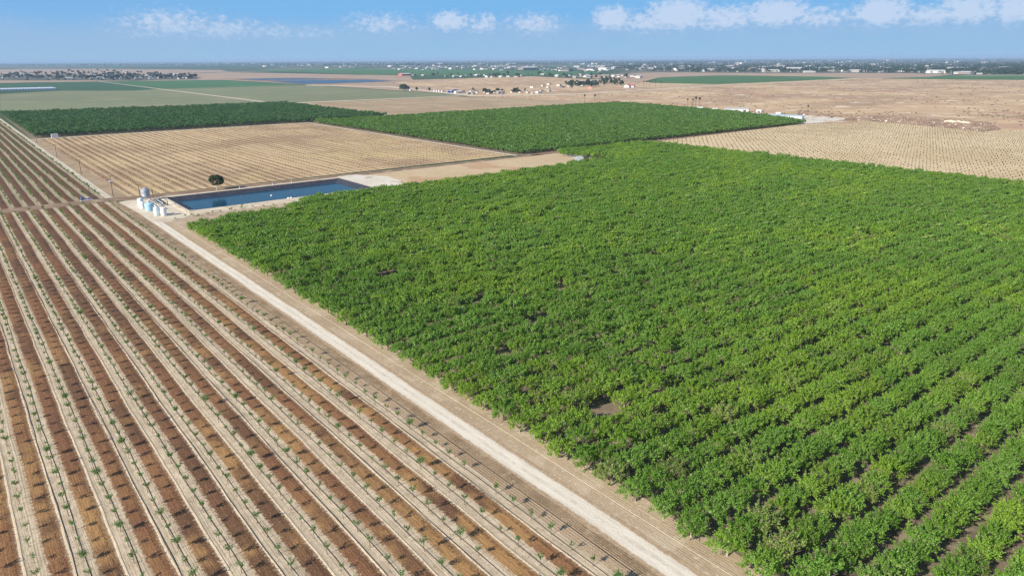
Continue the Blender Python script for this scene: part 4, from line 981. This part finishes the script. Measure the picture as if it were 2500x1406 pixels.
# ------------------------------------------------------------------ palms
def palm_meshes():
    w = MB(); w.tube([(0, 0, -.2), (.1, 0, 6), (.05, .1, 13.6)], [.42, .3, .24], 8); tm = bpy.data.meshes.new('trunk'); tm.from_pydata(w.v, [], w.f); tm.materials.append(M['bark'])
    r = np.random.default_rng(77); P = []; N = []
    for k in range(46):
        a = r.uniform(0, 6.28); e = r.uniform(-1.0, 1.2); L = r.uniform(1.6, 2.3)
        for t in np.linspace(.15, 1, 12):
            dr = t * L; P.append((math.cos(a) * math.cos(e) * dr, math.sin(a) * math.cos(e) * dr, 13.7 + math.sin(e) * dr - .55 * t * t * L)); N.append((math.cos(a) * .4, math.sin(a) * .4, .8))
    P = np.array(P) + r.normal(0, .08, (len(P), 3)); return tm, leaf_mesh('crown', P, np.array(N) + r.normal(0, .5, (len(P), 3)), r.uniform(.45, .8, len(P)), [M['leaf_far']], seed=77)
PT, PC = palm_meshes()
for k, (a, c, s, lab) in enumerate(((1427, 252.5, 1.1, 'left palm of the pair behind the middle orchard'), (1452, 252.5, 1.1, 'right palm of the pair behind the middle orchard'), (1678, 261, .92, 'leftmost and lowest palm of the clump of four'), (1691, 262, .95, 'second palm from the left in the clump of four'), (1698, 262, 1.2, 'tallest palm of the clump of four'), (1707, 262.5, 1.12, 'right hand palm of the clump of four'), (1971, 278, .85, 'single palm standing alone in the scrub above the farm yard'))):
    x, y = gp(a, c); o = empty('palm_tree', (x, y, .1), k * .9); o.scale = (s, s, s); link('trunk', PT, o); link('crown', PC, o)
    tag(o, lab, 'palm tree', 'tall palms behind the middle orchard')
for k, a in enumerate((1578, 1586, 1600, 1613, 1571)):
    x, y = gp(a, 212 + k % 2); o = empty('palm_tree', (x, y, .1), k * 1.1); o.scale = (1.2, 1.2, 1.1); link('trunk', PT, o); link('crown', PC, o)
    tag(o, 'far palm in the row right of the red roofed house', 'palm tree', 'palms right of the far grove')

# ------------------------------------------------------------------ desert shrubs of the scrubland
sp = np.array(px((1975, 297), (1540, 257), (1300, 243), (1150, 237), (1500, 226), (1750, 211), (2090, 195), (2500, 198)) + [(4000, 1200), (4000, 100), (1080, 150)] + px((2480, 312), (2400, 300), (2100, 285)))
n0 = 26000; Q = np.stack([rng.uniform(900, 4000, n0), rng.uniform(50, 2600, n0)], 1); Q = Q[inpoly(Q, sp)]
dens = .5 + .5 * np.sin(Q[:, 0] * .012 + 1.3 * np.sin(Q[:, 1] * .009)) * np.sin(Q[:, 1] * .016 + 2)
Q = Q[rng.random(len(Q)) < (.10 + .9 * dens ** 2) * np.where((Q[:, 0] < 1500) & (Q[:, 1] < 700), 1, .5)]
qq = projv(np.column_stack([Q, np.zeros(len(Q))])); Q = Q[(qq[:, 0] > 1000) & (qq[:, 0] < 2800)]; n = len(Q)
SH = [proto('shrub', bush_mesh(20 + i, 46, 1.5, 1.3, 1.0, M['leaf_shrub'])) for i in range(4)]; s = rng.uniform(.35, 1.1, n)
scatter('desert_shrubs', np.column_stack([Q, np.full(n, .07)]), rng.uniform(0, 6, n), np.stack([s * 1.1, s * 1.1, s * .8], 1), rng.integers(0, 4, n), SH, 'low dark shrubs scattered over the dry scrubland', 'shrubs')

# ------------------------------------------------------------------ far villages and town
def house_mesh(name, L, Wd, hw, hr, flat=False, wing=False):
    w = MB()
    if flat: w.box((0, 0, hw / 2), (L, Wd, hw), 0, 0); w.box((0, 0, hw + .2), (L + .6, Wd + .6, .4), 0, 1)
    else:
        w.gable((0, 0, 0), (L, Wd), hw, hr, 0, .6)
        if wing: w.gable((L * .22, -Wd * .7, 0), (Wd * .9, L * .5), hw * .95, hr * .9, math.pi / 2, .6)
    me = bpy.data.meshes.new(name); me.from_pydata(w.v, [], w.f); me.materials.append(M['hwall']); me.materials.append(M['hroof']); me.polygons.foreach_set('material_index', w.mi); me.update(); return me
HM = [house_mesh('house', 15, 9, 3.2, 5.2), house_mesh('house', 18, 10, 3.2, 5.4, wing=True), house_mesh('house', 13, 8, 3, 4.6), house_mesh('mobile_home', 17, 5, 3, 3.8)]
SHM = [house_mesh('shed', 14, 9, 4, 5.4), house_mesh('shed', 8, 6, 3, 4), house_mesh('trailer', 12, 3, 3.4, 0, True)]
WM = [house_mesh('warehouse', 60, 28, 8, 10.5), house_mesh('warehouse', 80, 35, 9, 0, True), house_mesh('warehouse', 45, 25, 7, 9.5)]
def far_tree_mesh(i, R, h, m=None, n=160):
    r = np.random.default_rng(300 + i); P, N = crown_points(r, n, R, R, h * .15, h, 9, (R * .38, R * .6)); w = MB(); w.tube([(0, 0, -.2), (0, 0, h * .5)], [.4, .25], 6)
    tm = bpy.data.meshes.new('trunk'); tm.from_pydata(w.v, [], w.f); tm.materials.append(M['bark'])
    return leaf_mesh('crown', P, N, R * .55 * r.uniform(.7, 1.3, len(P)), [m or M['leaf_far']], seed=i), tm
FT = [far_tree_mesh(i, R, h) for i, (R, h) in enumerate(((5, 9), (6.5, 11), (4.2, 8), (3.6, 13), (7, 9)))]
def pxrand(poly, n):
    poly = np.array(poly, float); out = []
    while len(out) < n:
        p = np.column_stack([rng.uniform(poly[:, 0].min(), poly[:, 0].max(), 4 * n), rng.uniform(poly[:, 1].min(), poly[:, 1].max(), 4 * n)]); out += p[inpoly(p, poly)].tolist()
    return out[:n]
def put_houses(poly, n, meshes, group, label, cat, s0=.8, s1=1.3, rots=(0, 1.5708)):
    for a, c in pxrand(poly, n):
        x, y = gp(a, c); me = random.choice(meshes); o = link(me.name.split('.')[0], me); o.location = (x, y, .3); s = random.uniform(s0, s1); o.scale = (s, s, s); o.rotation_euler.z = random.choice(rots) + random.gauss(0, .05)
        tag(o, label, cat, group)
def put_trees(poly, n, group, label, s0=.7, s1=1.3, kinds=(0, 1, 2, 3, 4)):
    for a, c in pxrand(poly, n):
        x, y = gp(a, c); cm, tm = FT[random.choice(kinds)]; o = empty('far_tree', (x, y, .3), random.uniform(0, 6)); s = random.uniform(s0, s1); o.scale = (s, s, s); link('crown', cm, o); link('trunk', tm, o)
        tag(o, label, 'tree', group)
VIL = [(0, 182), (180, 177), (300, 176), (420, 183), (490, 190), (480, 194), (330, 196), (200, 196), (0, 193)]
put_houses(VIL, 100, HM, 'houses of the far left village', 'small low house among trees in the far left village', 'house', 1.0, 1.8)
put_trees(VIL, 190, 'trees of the far left village', 'dark tree between low houses of the far left village', 1.0, 1.9)
put_trees([(0, 196), (330, 196.5), (330, 197.5), (0, 198)], 14, 'trees of the far left village', 'dark tree along the front edge of the far left village', .5, .8)
for a, c, s in ((170, 176, 1.6), (238, 175, 1.7), (262, 177, 1.8), (203, 178, 1.3), (52, 180, 1.5), (278, 180, 1.8), (45, 195, 2.0)):
    x, y = gp(a, c); cm, tm = FT[3]; o = empty('far_tree', (x, y, .3)); o.scale = (s * 1.6, s * 1.6, s); link('crown', cm, o); link('trunk', tm, o); tag(o, 'tall dark tree rising above the roofs of the far left village', 'tree', 'trees of the far left village')
MIDV = [(1050, 222), (1130, 221), (1290, 226), (1350, 219), (1350, 225), (1290, 233), (1130, 231)]
put_houses(MIDV, 34, SHM, 'sheds along the road beyond the vineyard', 'small pale shed or trailer in the yards beyond the vineyard', 'shed', .6, 1.2)
put_trees([(1120, 224), (1250, 223), (1290, 226), (1290, 230), (1180, 231)], 22, 'trees in the yards beyond the vineyard', 'round dark green tree among pale sheds beyond the vineyard', .6, .95)
put_houses([(1290, 212), (1370, 205), (1420, 200), (1480, 196), (1480, 200), (1400, 215), (1300, 219)], 26, SHM + HM[:1], 'buildings left of the far grove', 'small pale building in the yards left of the far grove', 'house', .8, 1.3)
for a, c, s, lab in ((985, 222, 1.55, 'tall grey green tree at the left end of the sheds beyond the vineyard'), (993, 222, 1.1, 'narrower dark tree touching the tall grey green tree'), (1017, 222.5, 1.0, 'second round dark tree from the left beyond the vineyard'), (1048, 223, .9, 'third wide dark tree from the left beyond the vineyard')):
    x, y = gp(a, c); cm, tm = FT[1 if s > 1 else 0]; o = empty('far_tree', (x, y, .2)); o.scale = (s, s, s); link('crown', cm, o); link('trunk', tm, o); tag(o, lab, 'tree')
def one(meshes, a, c, s, rz, label, cat, name, mats=None):
    x, y = gp(a, c); me = meshes.copy() if mats else meshes; o = link(name, me); o.location = (x, y, .2); o.scale = (s, s, s); o.rotation_euler.z = rz
    if mats:
        for i, m in enumerate(mats): me.materials[i] = m
    tag(o, label, cat); return o
one(SHM[0], 1002, 222, .8, 1.5, 'small white shed right of the tall grey green tree', 'shed', 'shed', (M['whitepaint'], M['whitepaint']))
for k, a in enumerate((1062, 1068, 1074, 1081)): one(SHM[2], a, 223.5 + k * .5, .9, .4, ['white box truck at the left of the row of trucks', 'second white box truck in the row of trucks', 'third white box truck in the row of trucks', 'white box truck at the right of the row of trucks'][k], 'truck', 'box_truck', (M['whitepaint'], M['whitepaint']))
for k, a in enumerate((1096, 1104)): one(SHM[2], a, 227 + k * .4, 1.1, .5, ['bright blue trailer left of its twin beyond the vineyard', 'bright blue trailer right of its twin beyond the vineyard'][k], 'trailer', 'trailer', (M['blue'], M['blue']))
one(SHM[0], 1440, 217, 1.15, .8, 'salmon pink house in front of the far grove', 'house', 'pink_house', (M['pink'], M['pink']))
one(HM[1], 1533, 214, 1.5, .4, 'wide house with red roof right of the far grove', 'house', 'red_roof_house', (M['whitepaint'], M['red']))
one(WM[2], 988, 185.5, 1.3, .1, 'red barn with pale roof beyond the tan field', 'barn', 'red_barn', (M['red'], M['hroof']))
GR = [(1385, 211), (1400, 204), (1470, 200), (1520, 203), (1525, 210), (1450, 214), (1390, 216)]
put_trees(GR, 46, 'trees of the far grove', 'dense green tree in the far grove behind the salmon house', .9, 1.35)
for a, c, s in ((1467, 205, 1.9), (1478, 206, 2.0), (1488, 206, 1.8), (1380, 212, 1.3), (1498, 205, 1.6), (1510, 205, 1.5)):
    x, y = gp(a, c); cm, tm = FT[3]; o = empty('far_tree', (x, y, .2)); o.scale = (s, s, s); link('crown', cm, o); link('trunk', tm, o); tag(o, 'tall thin dark tree rising out of the far grove', 'tree', 'trees of the far grove')
put_houses([(985, 185), (1300, 183), (1560, 186), (1560, 192), (1300, 191), (1060, 189)], 48, SHM + HM, 'hamlet in front of the green block', 'small pale house of the far hamlet beyond the scrubland', 'house', 1.0, 1.9)
put_trees([(1040, 184), (1300, 181), (1560, 186), (1560, 192), (1300, 189), (1060, 188)], 50, 'trees of the far hamlet', 'dark tree between pale houses of the far hamlet', .8, 1.5)
for a, c, s, rz, lab in ((1578, 172, 1.6, -.6, 'white two storey block left in front of the town'), (1735, 174, 1.4, -.5, 'cream long school building at the front of the town'), (1880, 177, 1.5, -.6, 'wide cream low building at the front edge of the town'), (1975, 178, 1.0, -.6, 'white low building right of the wide cream one'), (2300, 179.6, 1.0, -.6, 'white shed row at the lower right edge of the town'), (2340, 180.3, 1.3, -.6, 'white shed at the right end of the shed row below the town'), (555, 158.5, 1.5, .1, 'white warehouse at the horizon above the bright green field'), (620, 157.6, 1.4, .1, 'second white warehouse at the horizon left of centre'), (865, 158.5, 1.5, .1, 'white warehouse at the horizon above the reservoir'), (1510, 151.5, 2.2, .1, 'white warehouse on the horizon above the hamlet'), (2150, 146, 2.4, -.6, 'white depot on the horizon right of centre'), (2238, 142.9, 2.6, -.6, 'very long white warehouse on the horizon'), (2305, 142.6, 2.5, -.6, 'second very long white warehouse on the horizon'), (2465, 141.0, 2.9, -.6, 'long white warehouse on the horizon at the right edge'), (2400, 144.5, 2.0, -.6, 'white plant buildings near the horizon at the right')):
    one(WM[1] if s > 2.1 else WM[0], a, c, s, rz, lab, 'warehouse', 'warehouse', (M['offwhite'], M['offwhite']))

# greenhouses at the left edge
hm = MB(); nseg = 8; Lh = 120.0
V = []
for yy in (-Lh / 2, Lh / 2): V += [(5.0 * math.cos(math.pi * k / nseg), yy, 1.0 + 4.4 * math.sin(math.pi * k / nseg)) for k in range(nseg + 1)] + [(-5.0, yy, 0), (5.0, yy, 0)]
n = nseg + 3; F = [(k, k + 1, n + k + 1, n + k) for k in range(nseg)] + [(nseg, nseg + 1, n + nseg + 1, n + nseg), (nseg + 2, 0, n, n + nseg + 2), tuple(range(nseg + 1)) + (nseg + 1, nseg + 2), tuple(n + k for k in (nseg + 2, nseg + 1) + tuple(range(nseg, -1, -1)))]
hm.add(V, F); hme = bpy.data.meshes.new('greenhouse'); hme.from_pydata(hm.v, [], hm.f); hme.materials.append(M['hoop']); hme.update()
p0 = np.array(gp(-6, 223.3)); p1 = np.array(gp(138, 219.8))
for k in range(20):
    p = p0 + (p1 - p0) * k / 19; o = link('greenhouse', hme); o.location = (p[0], p[1] + 55, .15)
    tag(o, 'arched white greenhouse tunnel at the right end of the row' if k == 19 else 'arched white greenhouse tunnel within the long row at the left edge', 'greenhouse', 'greenhouse tunnels in a row')

# the town itself: too many small roofs and trees to count
TOWN = [(1480, 166), (1500, 158), (1700, 152), (1900, 148), (2200, 145), (2500, 142), (2560, 142), (2560, 182), (2420, 184), (2200, 178.5), (2000, 178), (1850, 178), (1700, 177), (1550, 174)]
def far_stuff(name, pl, srcs, smin, smax, label, cat, z=.2, flatrot=False):
    P = np.array([gp(a, c) for a, c in pl]); n = len(P); s = rng.uniform(smin, smax, n); rz = rng.choice([0, 1.57], n) + (rng.normal(0, .1, n) if flatrot else rng.uniform(0, 6, n))
    scatter(name, np.column_stack([P, np.full(n, z)]), rz, np.stack([s * rng.uniform(.8, 1.3, n), s, s * .9], 1), rng.integers(0, len(srcs), n), srcs, label, cat)
HP = [proto('house', m) for m in HM + [WM[2]]]
FP = [proto('far tree', leaf_mesh('far tree', *(lambda r: (lambda PN: (PN[0], PN[1], r.uniform(2.2, 4.2, len(PN[0]))))(crown_points(r, 60, R, R, 1, h, 8, (R * .4, R * .6))))(np.random.default_rng(600 + i)), [M['leaf_far']], seed=i)) for i, (R, h) in enumerate(((6, 10), (8, 12), (5, 13), (9, 10)))]
put_houses([(1500, 168), (1700, 170), (2000, 172), (2300, 172), (2450, 170), (2500, 178), (2200, 178), (1800, 177), (1560, 174)], 70, HM + [WM[2]], 'houses along the front of the town', 'pale building at the front of the distant town', 'house', 1.0, 1.7)
far_stuff('town_roofs', pxrand(TOWN, 520), HP, 1.0, 2.3, 'countless pale roofs of the distant town', 'roofs', .3, True)
far_stuff('town_trees', pxrand(TOWN, 5200) + pxrand([(2420, 160), (2560, 150), (2560, 184), (2430, 183)], 900), FP, 1.0, 1.9, 'dark trees filling the distant town', 'trees')
HZ = [(-30, 153.5), (600, 150.5), (1200, 147.5), (1500, 146.5), (1500, 158), (1000, 163), (560, 161), (0, 163), (-30, 166)]
far_stuff('far_treeline', pxrand(HZ, 3600) + pxrand([(1400, 147), (2530, 140.5), (2530, 146), (1500, 158)], 2200), FP, 1.2, 2.4, 'blue dark trees in bands along the horizon', 'trees')
far_stuff('far_farmsteads', pxrand([(400, 158), (1480, 152), (1480, 174), (1000, 170), (600, 164)], 170), HP, 1.2, 2.6, 'scattered pale farm roofs near the horizon', 'roofs', .4, True)
far_stuff('orchard_farmsteads', pxrand([(960, 166), (1300, 163), (1500, 168), (1480, 178), (1300, 175), (960, 172)], 60), HP, 1.0, 1.7, 'pale farm roofs dotted over the far green block', 'roofs', .4, True)

# ------------------------------------------------------------------ air
hz = MB(); hz.box((28500, 28500, 48), (63500, 63500, 106))
hm_ = bpy.data.materials.new('haze'); hm_.use_nodes = True; ht = hm_.node_tree; ht.nodes.clear()
pv = ht.nodes.new('ShaderNodeVolumePrincipled'); pv.inputs['Color'].default_value = (.48, .68, .95, 1); pv.inputs['Density'].default_value = 5e-5; pv.inputs['Anisotropy'].default_value = .0
ho = ht.nodes.new('ShaderNodeOutputMaterial'); ht.links.new(pv.outputs[0], ho.inputs['Volume'])
o = hz.build('haze', hm_); o['kind'] = 'stuff'; o['label'] = 'thin blue air haze over the whole plain'
